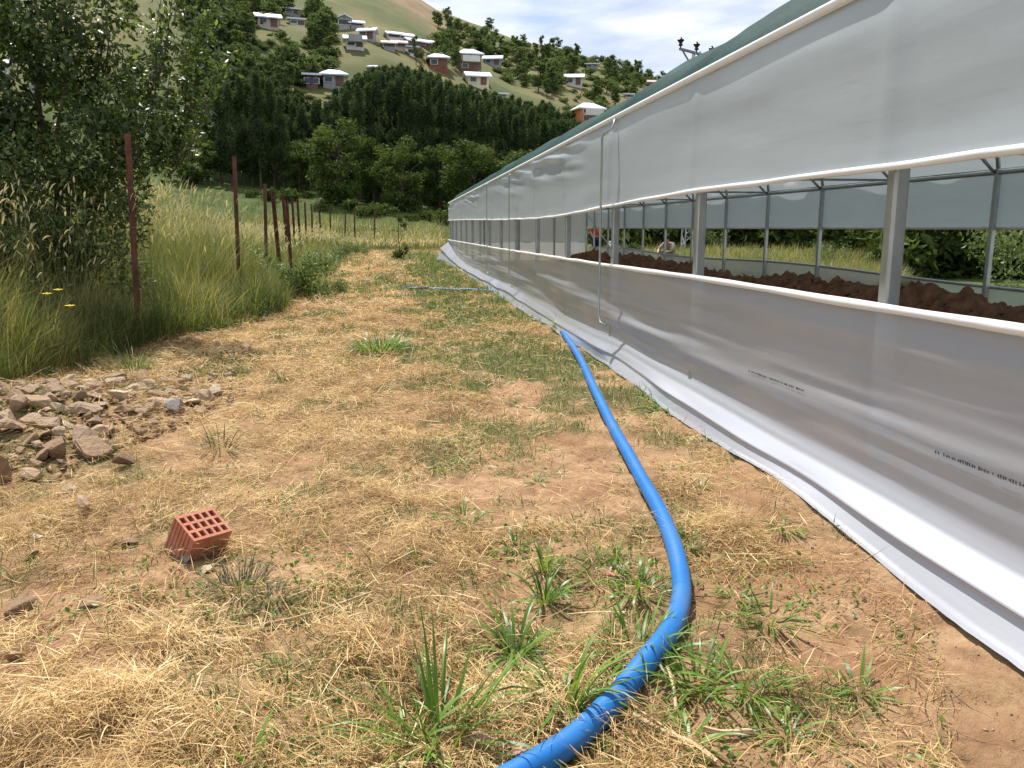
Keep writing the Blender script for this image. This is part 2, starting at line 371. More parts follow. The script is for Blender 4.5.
for X, a, b in ((FX - .05, ENDY - .1, ENDY - 4.4), (PX + .06, ENDY - .1, ENDY - 2.6)):
    MB().tube([(X, a, 1.95), (X, b, .55)], .02, 6).build('brace', M['steel'], GH, smooth=True)
for X in (3.4, 4.83, 6.3):
    MB().box((X, ENDY - .05, 1.25), (.07, .07, 2.5 if X != 4.83 else 3.1)).build('end_post', M['steel'], GH)
for yy in POSTY:
    for X, sg in ((PX, 1), (FX, -1)):
        MB().tube([(X + sg * .01, yy + .03, 1.98), (X + sg * .50, yy + .03, 2.44)], .022, 6).build('strut', M['steel'], GH, smooth=True)
# upper side film
ZB_Y = [-4, 3.2, 5.3, 7.5, 9.6, 11.8, 16, 24, 34]; ZB_Z = [1.545, 1.545, 1.542, 1.507, 1.455, 1.435, 1.46, 1.54, 1.61]
def film_grid(ya, yb, dy, nz, fn):
    Y = np.arange(ya, yb + 1e-6, dy); S = np.linspace(0, 1, nz); GYY, GS = np.meshgrid(Y, S, indexing='ij')
    P = fn(GYY, GS); n1, n2 = GYY.shape
    i = (np.arange(n1 - 1)[:, None] * n2 + np.arange(n2 - 1)[None, :]).ravel()
    return P.reshape(-1, 3), np.stack([i, i + 1, i + n2 + 1, i + n2], 1)
def upper(Y, S):
    zb = np.interp(Y, ZB_Y, ZB_Z) + .012 * (noise(Y * 1.4, Y * 0, 12) - .5); zt = 2.27 + .008 * np.sin(Y * 1.1)
    Z = zb + (zt - zb) * S
    X = XF + .012 * np.sin(S * math.pi) * (.4 + noise(Y * .7, S * 1.5, 21)) + .03 * S ** 6
    pk = np.exp(-((1 - S) / .30) ** 2) * (1 - np.exp(-((1 - S) / .04) ** 2))
    act = sstep(.45, .7, noise(Y * .42, Y * 0, 14))
    X = X - .055 * pk * act * (noise(Y * .5 + 2 * S, S * 11 - Y * 1.1, 15) - .5) * 2
    X = X - .007 * (noise(Y * .9 - 3 * S, S * 4 + Y * .5, 16) - .5)
    post = np.min(np.abs(Y[..., None] - np.array(POSTY)), -1)
    X = X - .008 * np.exp(-(post / .07) ** 2)
    return np.stack([X, Y, Z], -1)
def sheet(name, mat, V, Q, parent=GH, attrs=None):
    return link(name, mesh_np(name, V - np.array(wloc(parent))[None, :], Q, smooth=True, attrs=attrs), mat, parent)
sheet('side_film', M['film'], *film_grid(Y0, ENDY, .05, 34, upper))
MB().tube([(XF - .012, y, float(np.interp(y, ZB_Y, ZB_Z)) - .004 + .007 * (float(noise(y * 2.3, 0, 3)) - .5)) for y in np.arange(Y0, ENDY + .01, .18)], [(.012 + .006 * float(noise(y * 3.1, 0, 4))) for y in np.arange(Y0, ENDY + .01, .18)], 10).build('roll_bar', M['white_tube'], GH, smooth=True)
MB().tube([(XF + .02, Y0, 2.285), (XF + .02, ENDY + .02, 2.285)], .024, 8).build('eave_trim', M['white_trim'], GH, smooth=True)
# lower curtain with the skirt turned outwards
CR_Y = [-4, 2.2, 3, 5, 7, 10, 15, 20, 25, 29.5, 31.5, 33.9]; CR_Z = [.20, .20, .21, .19, .215, .18, .27, .235, .20, .36, .52, .80]
EX_Y = [-4, 1.5, 2.7, 4, 5.9, 7.5, 10, 15.5, 21, 27, 30, 32, 33.9]; EX_X = [1.78, 1.80, 1.835, 1.885, 1.90, 1.915, 1.93, 1.83, 1.76, 1.66, 1.62, 1.55, 1.40]
LT_Y = [-4, 3, 5.4, 7.6, 16, 34]; LT_Z = [.985, .985, .975, .955, .90, .83]
def _smooth_ground(X, Y):
    return sum(terrain(X, Y + d) for d in (-.36, -.24, -.12, 0, .12, .24, .36)) / 7 - .004
def lower(Y, S):
    zt = np.interp(Y, LT_Y, LT_Z); cz = np.minimum(np.interp(Y, CR_Y, CR_Z), zt - .04) + .03 * (noise(Y * .8, Y * 0, 71) - .5); ex = np.interp(Y, EX_Y, EX_X) + .045 * (noise(Y * .55, Y * 0, 72) - .5)
    cxx = np.maximum(1.985, ex + .05)
    # control profile in S: 0 top, .62 crease, .8 fold, 1 edge
    k = np.array([0, .18, .42, .56, .66, .80, .84, 1.0])
    px = [XF - .005 + 0 * Y, XF + .012 + 0 * Y, XF + .022 + 0 * Y, cxx, cxx - .016, ex + .28 * (cxx - ex), ex + .40 * (cxx - ex), ex]
    pz = [zt, zt - .28 * (zt - cz), zt - .68 * (zt - cz), cz + .075, cz - .005, .60 * cz, .52 * cz, .012 + 0 * Y]
    X = np.zeros_like(Y); Z = np.zeros_like(Y)
    for i in range(len(k) - 1):
        m = (S >= k[i]) & (S <= k[i + 1]); f = (S - k[i]) / (k[i + 1] - k[i]); g = f * f * (3 - 2 * f) if i in (1, 2) else f
        X = np.where(m, px[i] + (px[i + 1] - px[i]) * f, X); Z = np.where(m, pz[i] + (pz[i + 1] - pz[i]) * f, Z)
    w = np.sin(np.clip(S / .62, 0, 1) * math.pi) ** .7
    sl = Y * .55
    X = X - w * (.046 * (noise(Y * .17, S * 4.6 + sl * .35, 81) - .5) + .034 * (noise(Y * .22 + 3, S * 10 + sl * .5, 82) - .5) + .020 * (noise(Y * .3, S * 22 - sl * .8, 83) - .5) + .010 * (noise(Y * .6, S * 38 + sl * .6, 87) - .5)) * (.65 + .35 * sstep(2, 9, Y))
    w2 = sstep(.66, .8, S)
    X = X - w2 * .03 * (noise(Y * 1.4, S * 5, 84) - .5); Z = Z + w2 * (1 - S) * .12 * (noise(Y * 1.1, S * 4, 85) - .5) + (S > .97) * .012 * noise(Y * 2, S * 0, 86)
    return np.stack([X, Y, Z + sstep(.80, 1, S) * _smooth_ground(X, Y)], -1)
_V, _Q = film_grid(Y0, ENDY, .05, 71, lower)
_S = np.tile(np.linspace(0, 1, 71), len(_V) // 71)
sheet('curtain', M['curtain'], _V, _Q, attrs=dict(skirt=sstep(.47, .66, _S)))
ya = np.arange(Y0, ENDY + .01, .15)
MB().tube([(XF - .014, y, float(np.interp(y, LT_Y, LT_Z)) + .006 * (float(noise(y * 1.7, 0, 6)) - .5)) for y in ya], [.016 + .005 * float(noise(y * 2.1, 0, 7)) for y in ya], 10).build('curtain_roll', M['white_tube'], GH, smooth=True)
# far side
def fupper(Y, S): return np.stack([FX + .07 - .02 * np.sin(S * 3.1) * noise(Y * .8, S * 2, 91), Y, 1.30 + .74 * S + .01 * noise(Y * .9, Y * 0, 94)], -1)
def flower(Y, S): return np.stack([FX + .07 + .05 * (noise(Y * .4, S * 4, 92) - .5), Y, .01 + (.56 + .04 * np.sin(Y * .5) - .01) * S], -1)
sheet('side_film', M['film'], *film_grid(Y0, ENDY, .15, 14, fupper))
sheet('curtain', M['curtain'], *film_grid(Y0, ENDY, .15, 12, flower))
MB().tube([(FX + .07, Y0, 1.30), (FX + .07, ENDY, 1.30)], .022, 8).build('roll_bar', M['white_tube'], GH, smooth=True)
MB().tube([(FX + .07, y, .57 + .04 * math.sin(y * .5)) for y in np.arange(Y0, ENDY, .5)], .022, 8).build('curtain_roll', M['steel'], GH, smooth=True)
# roof film and net
def roofgrid(off, nyy, nt_, t0, t1, sag, seed):
    Y = np.linspace(Y0, ENDY, nyy); T = np.linspace(t0, t1, nt_); GYY, GT = np.meshgrid(Y, T, indexing='ij')
    ph = np.min(np.abs(GYY[..., None] - np.array(POSTY)), -1) / 1.125
    d = off - sag * np.sin(np.clip(ph, 0, 1) * math.pi / 2) * np.sin(GT) ** .5 + (.015 if seed < 103 else .055) * (noise(GYY * 1.2, GT * 6 + GYY * .6, seed) - .5)
    X = CXR - (AR + d) * np.cos(GT); Z = ZE + (BR + d) * np.sin(GT)
    n1, n2 = GYY.shape; i = (np.arange(n1 - 1)[:, None] * n2 + np.arange(n2 - 1)[None, :]).ravel()
    return np.stack([X, GYY, Z], -1).reshape(-1, 3), np.stack([i, i + n2, i + n2 + 1, i + 1], 1)
sheet('roof_film', M['roof_film'], *roofgrid(.035, 130, 44, .02, math.pi - .02, .012, 101))
def netmat():
    m, t = mat_new('shade_net'); o = N(t, 'ShaderNodeOutputMaterial'); v = N(t, 'ShaderNodeTexCoord').outputs['Object']
    c = ramp(t, tnoise(t, v, 2.2, 7, .7, (1, .5, 1)), [(.3, (.003, .036, .031)), (.55, (.007, .066, .056)), (.75, (.04, .16, .135))])
    c = mixc(t, ramp(t, tnoise(t, v, 40, 5, .7), [(.55, (0, 0, 0)), (.75, (.4, .4, .4))]), c, (.20, .36, .33))
    p = N(t, 'ShaderNodeBsdfPrincipled'); t.links.new(c, p.inputs['Base Color']); p.inputs['Roughness'].default_value = .6; p.inputs['Specular IOR Level'].default_value = .25
    tr = N(t, 'ShaderNodeBsdfTranslucent'); t.links.new(c, tr.inputs[0]); ms = N(t, 'ShaderNodeMixShader'); ms.inputs[0].default_value = .45
    t.links.new(p.outputs[0], ms.inputs[1]); t.links.new(tr.outputs[0], ms.inputs[2])
    tp = N(t, 'ShaderNodeBsdfTransparent'); m2 = N(t, 'ShaderNodeMixShader'); m2.inputs[0].default_value = .12
    t.links.new(ms.outputs[0], m2.inputs[1]); t.links.new(tp.outputs[0], m2.inputs[2]); t.links.new(m2.outputs[0], o.inputs[0]); return m
M['net'] = netmat()
sheet('shade_net', M['net'], *roofgrid(.085, 200, 44, .20, math.pi - .20, .045, 103))
# end walls
def endwall(y, name, mat, z0, z1, sgn):
    b = MB(); n = 28; V = []; F = []
    for i in range(n + 1):
        x = PX + (FX - PX) * i / n; zt = ZE + BR * math.sqrt(max(0, 1 - ((x - CXR) / AR) ** 2))
        V += [(x, y + .02 * math.sin(i * 1.7), z0), (x, y + .02 * math.cos(i), min(z1, zt))]
    for i in range(n): F.append((2 * i, 2 * i + 2, 2 * i + 3, 2 * i + 1))
    b.add(V, F).build(name, mat, GH, smooth=True)
endwall(ENDY + .06, 'end_film', M['end_film'], .72, 9, 1)
endwall(ENDY + .075, 'end_skirt', M['curtain'], .0, .76, 1)
endwall(Y0 - .03, 'end_film', M['film'], .0, 9, -1)
# crank rods hung outside the film
for (yy, zt, zb) in ((7.62, 2.16, .40), (14.2, 2.20, .30), (17.9, 2.24, .32)):
    P = [(XF + .0, yy - .13, zt + .10), (XF - .02, yy - .13, zt + .03), (XF - .075, yy - .05, zt - .01), (XF - .085, yy, zt - .05), (XF - .085, yy, 1.2), (XF - .08, yy + .02, zb + .09), (XF - .08, yy - .05, zb + .02), (XF - .04, yy - .12, zb)]
    if yy > 8: P = P[2:]
    MB().tube(P, .0105, 8).build('crank_rod', M['steel'], GH, smooth=True)
# printed line on the curtain film: too small to read, kept as a row of tiny marks
def print_line(a, b, h):
    a = Vector(a); b = Vector(b); L = (b - a).length; d = (b - a) / L; s = 0; mbx = MB(); r2 = random.Random(5)
    while s < L:
        w = r2.choice((.4, .6, .8, 1.0)) * h
        if r2.random() < .84:
            c = a + d * (s + w / 2); u_ = Vector((0, 0, 1)); hh = h * r2.choice((.7, 1, 1))
            kind = r2.random()
            if kind < .5:
                mbx.box(c, (.0015, .22 * h, hh)); mbx.box(c + Vector((0, 0, hh * .4)), (.0014, w * .8, .2 * h))
            else:
                mbx.box(c, (.0015, w * .8, .2 * h)); mbx.box(c + d * w * .3, (.0014, .22 * h, hh))
        s += w * 1.35
    return mbx
_pl = print_line(onx(920, 452, 1.903), onx(1040, 499, 1.903), .013)
def _snap(V):
    out = []
    for (x, y, z) in V:
        s = np.linspace(0, .6, 200); P = lower(np.full(200, y), s); k = int(np.argmin(np.abs(P[:, 2] - z))); out.append((P[k, 0] - .004 - (0.0015 if x < 1.903 else 0), y, z))
    return out
_pl.V = _snap(_pl.V); _pl.build('print_line', M['ink'], GH)
_pl = print_line(onx(738, 371, 1.903), onx(792, 391, 1.903), .011); _pl.V = _snap(_pl.V); _pl.build('print_line', M['ink'], GH)

# soil heaps inside the greenhouse
def soilmat():
    m = plain('dug_soil', (.20, .094, .053), .95, 0, .55, 9, 1.0, bscale=26); return m
M['soil'] = soilmat()
sx = np.arange(3.0, 7.3, .04); sy = np.arange(-1.0, 24.5, .04); SXX, SYY = np.meshgrid(sx, sy)
rid = .45 + .30 * fbm(SYY * .55, SYY * 0 + 3, 111, 2) + .12 * np.sin(SYY * 1.9) * .5
prof = np.clip(1 - np.abs(SXX - 5.15 - .35 * (noise(SYY * .4, SYY * 0, 112) - .5)) / 1.6, 0, 1)
hz = rid * prof ** .85 * sstep(-1, 0, SYY) * sstep(24.4, 22.5, SYY)
cl = (fbm(SXX * 3.6, SYY * 3.6, 113, 5) - .5) * .30 + np.abs(fbm(SXX * 7, SYY * 7, 114, 3) - .5) * .26 + (fbm(SXX * 15, SYY * 15, 115, 2) - .5) * .09
SZ = np.where(hz > .01, hz + cl * np.clip(hz * 3, 0, 1), 0) + terrain(SXX, SYY) - .02
i = (np.arange(len(sy) - 1)[:, None] * len(sx) + np.arange(len(sx) - 1)[None, :]).ravel()
so = link('soil_heap', mesh_np('soil_heap', np.stack([SXX, SYY, SZ], -1).reshape(-1, 3), np.stack([i, i + 1, i + len(sx) + 1, i + len(sx)], 1)), M['soil'])
tag(so, 'long ridge of dug reddish brown soil heaped inside the greenhouse', 'soil heap')

SOILG = (sx, sy, SZ)
# ------------------------------------------------------------------ vegetation builders
def blades(name, P, D, L, Wd, up, bend, tint, mat, seg=2, parent=None, wtip=.12, twist=None):
    """P base (n,3), D unit xy dir (n,2), L length, up 0..1 start elevation (rad), bend change of elevation along the blade (rad)"""
    n = len(P); rows = seg + 1
    el = up[:, None] + bend[:, None] * np.linspace(0, 1, rows)[None, :]
    st = (L / seg)[:, None]
    dh = np.cos(el) * st; dz = np.sin(el) * st
    h = np.concatenate([np.zeros((n, 1)), np.cumsum(dh[:, :-1], 1)], 1); z = np.concatenate([np.zeros((n, 1)), np.cumsum(dz[:, :-1], 1)], 1)
    C = P[:, None, :] + np.stack([D[:, None, 0] * h, D[:, None, 1] * h, z], -1)
    tw = twist if twist is not None else rng.uniform(-.9, .9, n)
    side = np.stack([-D[:, 1] * np.cos(tw), D[:, 0] * np.cos(tw), np.sin(tw)], -1)
    s = np.linspace(0, 1, rows); wp = np.where(s < .35, .55 + .45 * s / .35, 1 - (1 - wtip) * ((s - .35) / .65) ** 1.6)
    off = side[:, None, :] * (Wd[:, None] * wp[None, :] * .5)[..., None]
    V = np.stack([C - off, C + off], 2).reshape(n * rows * 2, 3)
    b = (np.arange(n) * rows * 2)[:, None] + (np.arange(seg) * 2)[None, :]; b = b.ravel()
    Q = np.stack([b, b + 1, b + 3, b + 2], 1)
    off0 = np.array(wloc(parent)) if parent is not None else np.zeros(3)
    me = mesh_np(name, V - off0, Q, attrs=dict(tint=np.repeat(tint, rows * 2)))
    return link(name, me, mat, parent)
def leaf_cloud(C, Nrm, size, tint, fold=.25, aspect=.5):
    """leaf shaped two-quad pieces at C with random axes"""
    n = len(C); a = rng.normal(size=(n, 3)); a[:, 2] -= .35; a /= np.linalg.norm(a, axis=1)[:, None]
    b = np.cross(a, Nrm + rng.normal(size=(n, 3)) * .4); b /= (np.linalg.norm(b, axis=1)[:, None] + 1e-9); c = np.cross(a, b)
    L = size[:, None]; w = L * aspect
    v0 = C; v1 = C + a * L * .45 + b * w * .5 + c * w * fold; v2 = C + a * L; v3 = C + a * L * .45 - b * w * .5 + c * w * fold
    V = np.stack([v0, v1, v2, v3], 1).reshape(-1, 3); i = np.arange(n) * 4
    T = np.concatenate([np.stack([i, i + 1, i + 2], 1), np.stack([i, i + 2, i + 3], 1)])
    return V, T, np.repeat(tint, 4)
def clump_pts(centers, radii, per, shell=.5):
    out = []; nr = []
    for c, r, k in zip(centers, radii, per):
        d = rng.normal(size=(k, 3)); d /= np.linalg.norm(d, axis=1)[:, None]
        rr = (shell + (1 - shell) * rng.random(k)) ** .8
        out.append(np.array(c) + d * rr[:, None] * np.array(r)); nr.append(d)
    return np.concatenate(out), np.concatenate(nr)
GREEN_DARK = [(0, (.010, .020, .008)), (.5, (.022, .040, .013)), (1, (.050, .075, .022))]
M['leaf_tree'] = leafmat('fruit_tree_leaf', [(0, (.028, .052, .013)), (.5, (.072, .112, .026)), (1, (.26, .30, .08))], .34, .42, .5)
M['leaf_poplar'] = leafmat('poplar_leaf', [(0, (.030, .050, .022)), (.5, (.056, .086, .036)), (1, (.095, .13, .05))], .3, .85, .08)
M['leaf_round'] = leafmat('willow_leaf', [(0, (.038, .062, .016)), (.5, (.070, .105, .027)), (1, (.12, .155, .045))], .28, .75, .12)
M['leaf_hill'] = leafmat('hill_leaf', [(0, (.052, .082, .034)), (.5, (.096, .135, .053)), (1, (.16, .19, .08))], .3, .85, .08)  # leaf colours lightened to stand in for distance haze
M['leaf_pale'] = leafmat('pale_leaf', [(0, (.08, .12, .04)), (.5, (.14, .19, .07)), (1, (.26, .28, .13))], .3, .5, .3)
M['straw'] = leafmat('dry_straw', [(0, (.19, .105, .045)), (.28, (.42, .265, .105)), (.62, (.66, .465, .20)), (1, (.82, .66, .38))], .12, .6, .3, tcol=(1, .9, .6))
M['grass'] = leafmat('green_grass', [(0, (.045, .075, .016)), (.5, (.095, .15, .032)), (1, (.20, .24, .065))], .3, .5, .3)
M['tallgrass'] = leafmat('tall_grass', [(0, (.055, .085, .022)), (.4, (.115, .155, .045)), (.7, (.22, .225, .09)), (1, (.44, .375, .19))], .3, .55, .25)
M['ears'] = leafmat('seed_ears', [(0, (.38, .36, .20)), (.5, (.58, .53, .33)), (1, (.72, .66, .46))], .3, .6, .25, tcol=(1.2, 1.1, .7))
M['weed'] = leafmat('weed_leaf', [(0, (.055, .115, .016)), (.5, (.125, .235, .032)), (1, (.23, .35, .07))], .3, .42, .4)
M['greyweed'] = leafmat('grey_weed', [(0, (.05, .065, .03)), (.5, (.10, .11, .055)), (1, (.18, .18, .09))], .25, .6, .2)

def tree_tubes(mb, base, top, r0, r1, limbs, reach, lift=.5, seed=0):
    rr = random.Random(seed); base = Vector(base); top = Vector(top); P = []; Rr = []
    for k in range(7):
        f = k / 6; P.append(base.lerp(top, f) + Vector((rr.uniform(-1, 1), rr.uniform(-1, 1), 0)) * r0 * .9 * (0 < k < 6)); Rr.append(r0 + (r1 - r0) * f)
    Rr[0] *= 1.35; mb.tube(P, Rr, 8); tips = []
    for k in range(limbs):
        f = .28 + .68 * k / max(1, limbs - 1); p = base.lerp(top, f); g = k * 2.4 + rr.uniform(-.4, .4); l = reach * (1.1 - .6 * f) * rr.uniform(.75, 1.15)
        d = Vector((math.cos(g), math.sin(g), lift * rr.uniform(.6, 1.5))).normalized(); q1 = p + d * l * .5 + Vector((0, 0, .05 * l)); q2 = p + d * l + Vector((0, 0, .18 * l))
        mb.tube([p, q1, q2], [(r0 + (r1 - r0) * f) * .55, r1 * .8, r1 * .35], 6); tips.append(q2)
    return tips

# prototypes for distant trees (shared meshes)
def far_tree_mesh(kind, seed):
    global rng
    keep = rng; rng = np.random.default_rng(seed); rr = random.Random(seed); trunk = MB()
    if kind == 'poplar':
        h = 13.0; tree_tubes(trunk, (0, 0, -.6), (0, 0, h * .92), .17, .03, 10, 1.1, 1.6, seed)
        cs = []; rs = []; pr = []
        for k in range(30):
            f = rr.uniform(.10, 1); w = 1.25 * (math.sin(min(1, f * 1.15 + .12) * math.pi) ** .5 if f < .75 else (1 - f) / .25 * .8 + .1); g = rr.uniform(0, 6.28); o_ = w * rr.uniform(.1, .75)
            cs.append((o_ * math.cos(g), o_ * math.sin(g), h * (.06 + .93 * f))); rs.append((.30 + .42 * w, .30 + .42 * w, .75 + .6 * rr.random())); pr.append(150)
        C, Nr = clump_pts(cs, rs, pr, .35); size = rng.uniform(.16, .34, len(C)); mat = 'leaf_poplar'; asp = .6
    elif kind == 'round':
        h = 6.5; tree_tubes(trunk, (0, 0, -.5), (0, 0, h * .7), .16, .04, 9, 2.2, .7, seed)
        cs = []; rs = []; pr = []
        for k in range(42):
            g = rr.uniform(0, 6.28); e = rr.uniform(-1.15, 1); o_ = rr.uniform(.5, 1); r = 2.0 * math.sqrt(max(.25, 1 - e * e * .8)) * o_
            s = rr.uniform(.45, .95); cs.append((r * math.cos(g), r * math.sin(g), h * .52 + e * h * .40)); rs.append((s, s, s * .8)); pr.append(int(130 * s / .7))
        C, Nr = clump_pts(cs, rs, pr, .4); size = rng.uniform(.16, .34, len(C)); mat = 'leaf_round'; asp = .6
    else:
        h = 5.0; cs = []; rs = []; pr = []; wide = (1.9, 1.5, 1.0, 2.2, 1.2)[seed % 5]; tall_ = (1, 1.1, 1.5, .75, 1.25)[seed % 5]
        tree_tubes(trunk, (0, 0, -1.2), (0, 0, h * .6 * tall_), .14, .04, 6, wide, .8, seed)
        for k in range(20):
            g = rr.uniform(0, 6.28); e = rr.uniform(-.75, 1); r = wide * math.sqrt(max(0, 1 - e * e * .85)) * rr.uniform(.35, 1)
            s = rr.uniform(.4, .85); cs.append((r * math.cos(g), r * math.sin(g), (h * .5 + e * h * .42) * tall_)); rs.append((s, s, s * .85)); pr.append(46)
        C, Nr = clump_pts(cs, rs, pr, .4); size = rng.uniform(.28, .55, len(C)); mat = 'leaf_hill'; asp = .75
    cl = np.concatenate([np.full(k, rr.random()) for k in pr]); tint = np.clip(.25 + .5 * cl + rng.normal(size=len(C)) * .12, 0, 1)
    V, T, tn = leaf_cloud(C, Nr, size, tint, .2, asp); rng = keep
    me = mesh_np(kind + '_crown', V, None, T, attrs=dict(tint=tn)); me.materials.append(M[mat])
    tm = bpy.data.meshes.new(kind + '_trunk'); tm.from_pydata([tuple(v) for v in trunk.V], [], trunk.F); tm.materials.append(M['bark'])
    return me, tm, h
def joined(me, tm, name):
    """one mesh for crown and trunk, for trees too small to show parts"""
    bm = bmesh.new(); bm.from_mesh(me); nf = len(bm.faces); bm.from_mesh(tm); bm.faces.ensure_lookup_table()
    for f in bm.faces[nf:]: f.material_index = 1
    o = bpy.data.meshes.new(name); bm.to_mesh(o); bm.free(); o.materials.append(M['leaf_hill']); o.materials.append(M['bark']); return o
POPLAR = [far_tree_mesh('poplar', 200 + k) for k in range(5)]
ROUND = [far_tree_mesh('round', 300 + k) for k in range(5)]
HILLT = [joined(*far_tree_mesh('hill', 400 + k)[:2], 'hill_tree') for k in range(7)]
def put_tree(name, proto, loc, sc, rot, label, group, szz=None):
    me, tm, h = proto
    r = bpy.data.objects.new(name, None); COL.objects.link(r); r.location = loc; r.rotation_euler = (0, 0, rot); r.scale = (sc, sc, szz or sc)
    tag(r, label, 'tree', group)
    c = bpy.data.objects.new('crown', me); COL.objects.link(c); c.parent = r
    c = bpy.data.objects.new('trunk', tm); COL.objects.link(c); c.parent = r
    return r
rr = random.Random(11)
# poplar wood behind the field: rows planted between the field and the hill
top_u = [-.24, -.205, -.19, -.16, -.12, -.085, -.06, -.03, 0, .03, .06, .1, .14, .18, .215, .25]
top_t = [.10, .16, .178, .182, .160, .150, .168, .182, .186, .184, .172, .160, .152, .146, .128, .10]
npop = 0
for row in range(7):
    Y = 82 + row * 4.6; u0 = -.225 + .012 * row; n = 36
    for k in range(n):
        u = -.215 + .435 * (k + .5 * (row % 2) + rr.uniform(-.25, .25)) / n
        y = Y + rr.uniform(-1.2, 1.2) - 6 * u; x = u * y; z = tz(x, y)
        want = (float(np.interp(u, top_u, top_t)) * y + 1.3 - z) * rr.uniform(.90, 1.0) - (6 - row) * .15
        if want < 4 or npop > 260: continue
        npop += 1
        put_tree('poplar_tree', POPLAR[rr.randrange(5)], (x, y, z), (.62 + .25 * want / 13), rr.uniform(0, 6.28), 'dark green slender poplar in the dense wood at the foot of the hill', 'poplars of the wood below the village', want / 13)
for (px, Y, wpx, hpx, lab) in (
    (342, 74, 66, 74, 'broad olive green tree at the left front edge of the dark wood'),
    (404, 73, 56, 64, 'rounded mid green tree in front of the wood, between the two broadest crowns'),
    (473, 70, 70, 72, 'yellow green round tree at the front of the wood, nearest the greenhouse corner'),
    (528, 76, 60, 66, 'green tree at the wood edge just left of where the green net roof crosses it'),
    (305, 80, 34, 46, 'small shaded tree at the wood edge left of the broad olive tree'),
    (375, 78, 40, 60, 'narrow shaded tree behind the gap between olive and mid green trees'),
    (440, 77, 44, 62, 'dim green tree set back beside the yellow green round tree'),
    (270, 86, 40, 50, 'low dark tree at the far left end of the wood'), (206, 80, 50, 46, 'lone low tree on the slope, left of the wood and behind the leafy shoots')):
    u = (px - 400) / 836; x = u * Y; z = tz(x, Y); s = wpx * Y / 820 / 4.6
    put_tree('leafy_tree', ROUND[rr.randrange(5)], (x, Y, z), s, rr.uniform(0, 6.28), lab, None, hpx * Y / 820 / 6.0)
# scrub at the wood edge
def shrub_mesh(seed, mat, n=420, r=(.8, .8, .6), leaf=(.12, .26)):
    global rng
    keep = rng; rng = np.random.default_rng(seed); rr2 = random.Random(seed); cs = []; rs = []
    for k in range(9): cs.append((rr2.uniform(-.6, .6) * r[0], rr2.uniform(-.6, .6) * r[1], r[2] * rr2.uniform(.35, 1.1))); rs.append(tuple(.5 * a * rr2.uniform(.7, 1.1) for a in r))
    C, Nr = clump_pts(cs, rs, [n // 9] * 9, .3); V, T, tn = leaf_cloud(C, Nr, rng.uniform(*leaf, len(C)), np.clip(rng.normal(.5, .2, len(C)), 0, 1), .2, .55); rng = keep
    me = mesh_np('shrub', V, None, T, attrs=dict(tint=tn)); me.materials.append(M[mat]); return me
SHR = [shrub_mesh(500 + k, 'leaf_round', 700) for k in range(3)]
for k in range(16):
    px = 255 + k * 19 + rr.uniform(-6, 6); Y = 68 + rr.uniform(-2, 3) + (6 if px < 320 else 0); x = (px - 400) / 836 * Y
    o = link('edge_shrub', SHR[k % 3], None, loc=(x, Y, tz(x, Y) - .1)); s = rr.uniform(.7, 1.5); o.scale = (s * 1.2, s, s); o.rotation_euler.z = rr.uniform(0, 6)
    tag(o, 'low bush along the grassy foot of the dark wood', 'bush', 'bushes along the wood edge')

# village houses on the hill
WALL = dict(white=plain('white_render', (.66, .65, .61), .8, 0, .08, .5, .05), pink=plain('pinkish_render', (.52, .40, .36), .8, 0, .1, .5, .05), brown=plain('brown_wood_wall', (.17, .10, .075), .85, 0, .25, .8, .1),
    grey=plain('grey_block_wall', (.33, .33, .34), .85, 0, .15, .7, .1), orange=plain('terracotta_render', (.55, .20, .10), .8, 0, .12, .6, .08), cream=plain('cream_render', (.68, .62, .44), .8, 0, .1, .6, .05), red=plain('reddish_brick_wall', (.25, .095, .06), .85, 0, .2, .9, .1))
ROOF = dict(white=plain('white_sheet_roof', (.72, .74, .78), .4, .1, .08, .6, .05), blue=plain('pale_blue_sheet_roof', (.52, .58, .70), .4, .1, .1, .6, .05), rose=plain('faded_pink_sheet_roof', (.58, .42, .38), .5, 0, .12, .6, .05))
M['pane'] = plain('window_glass', (.03, .035, .045), .12, 0, .2, 2, 0, spec=.6)
M['frame'] = plain('window_frame', (.6, .58, .54), .6, 0, .1, 3, 0)
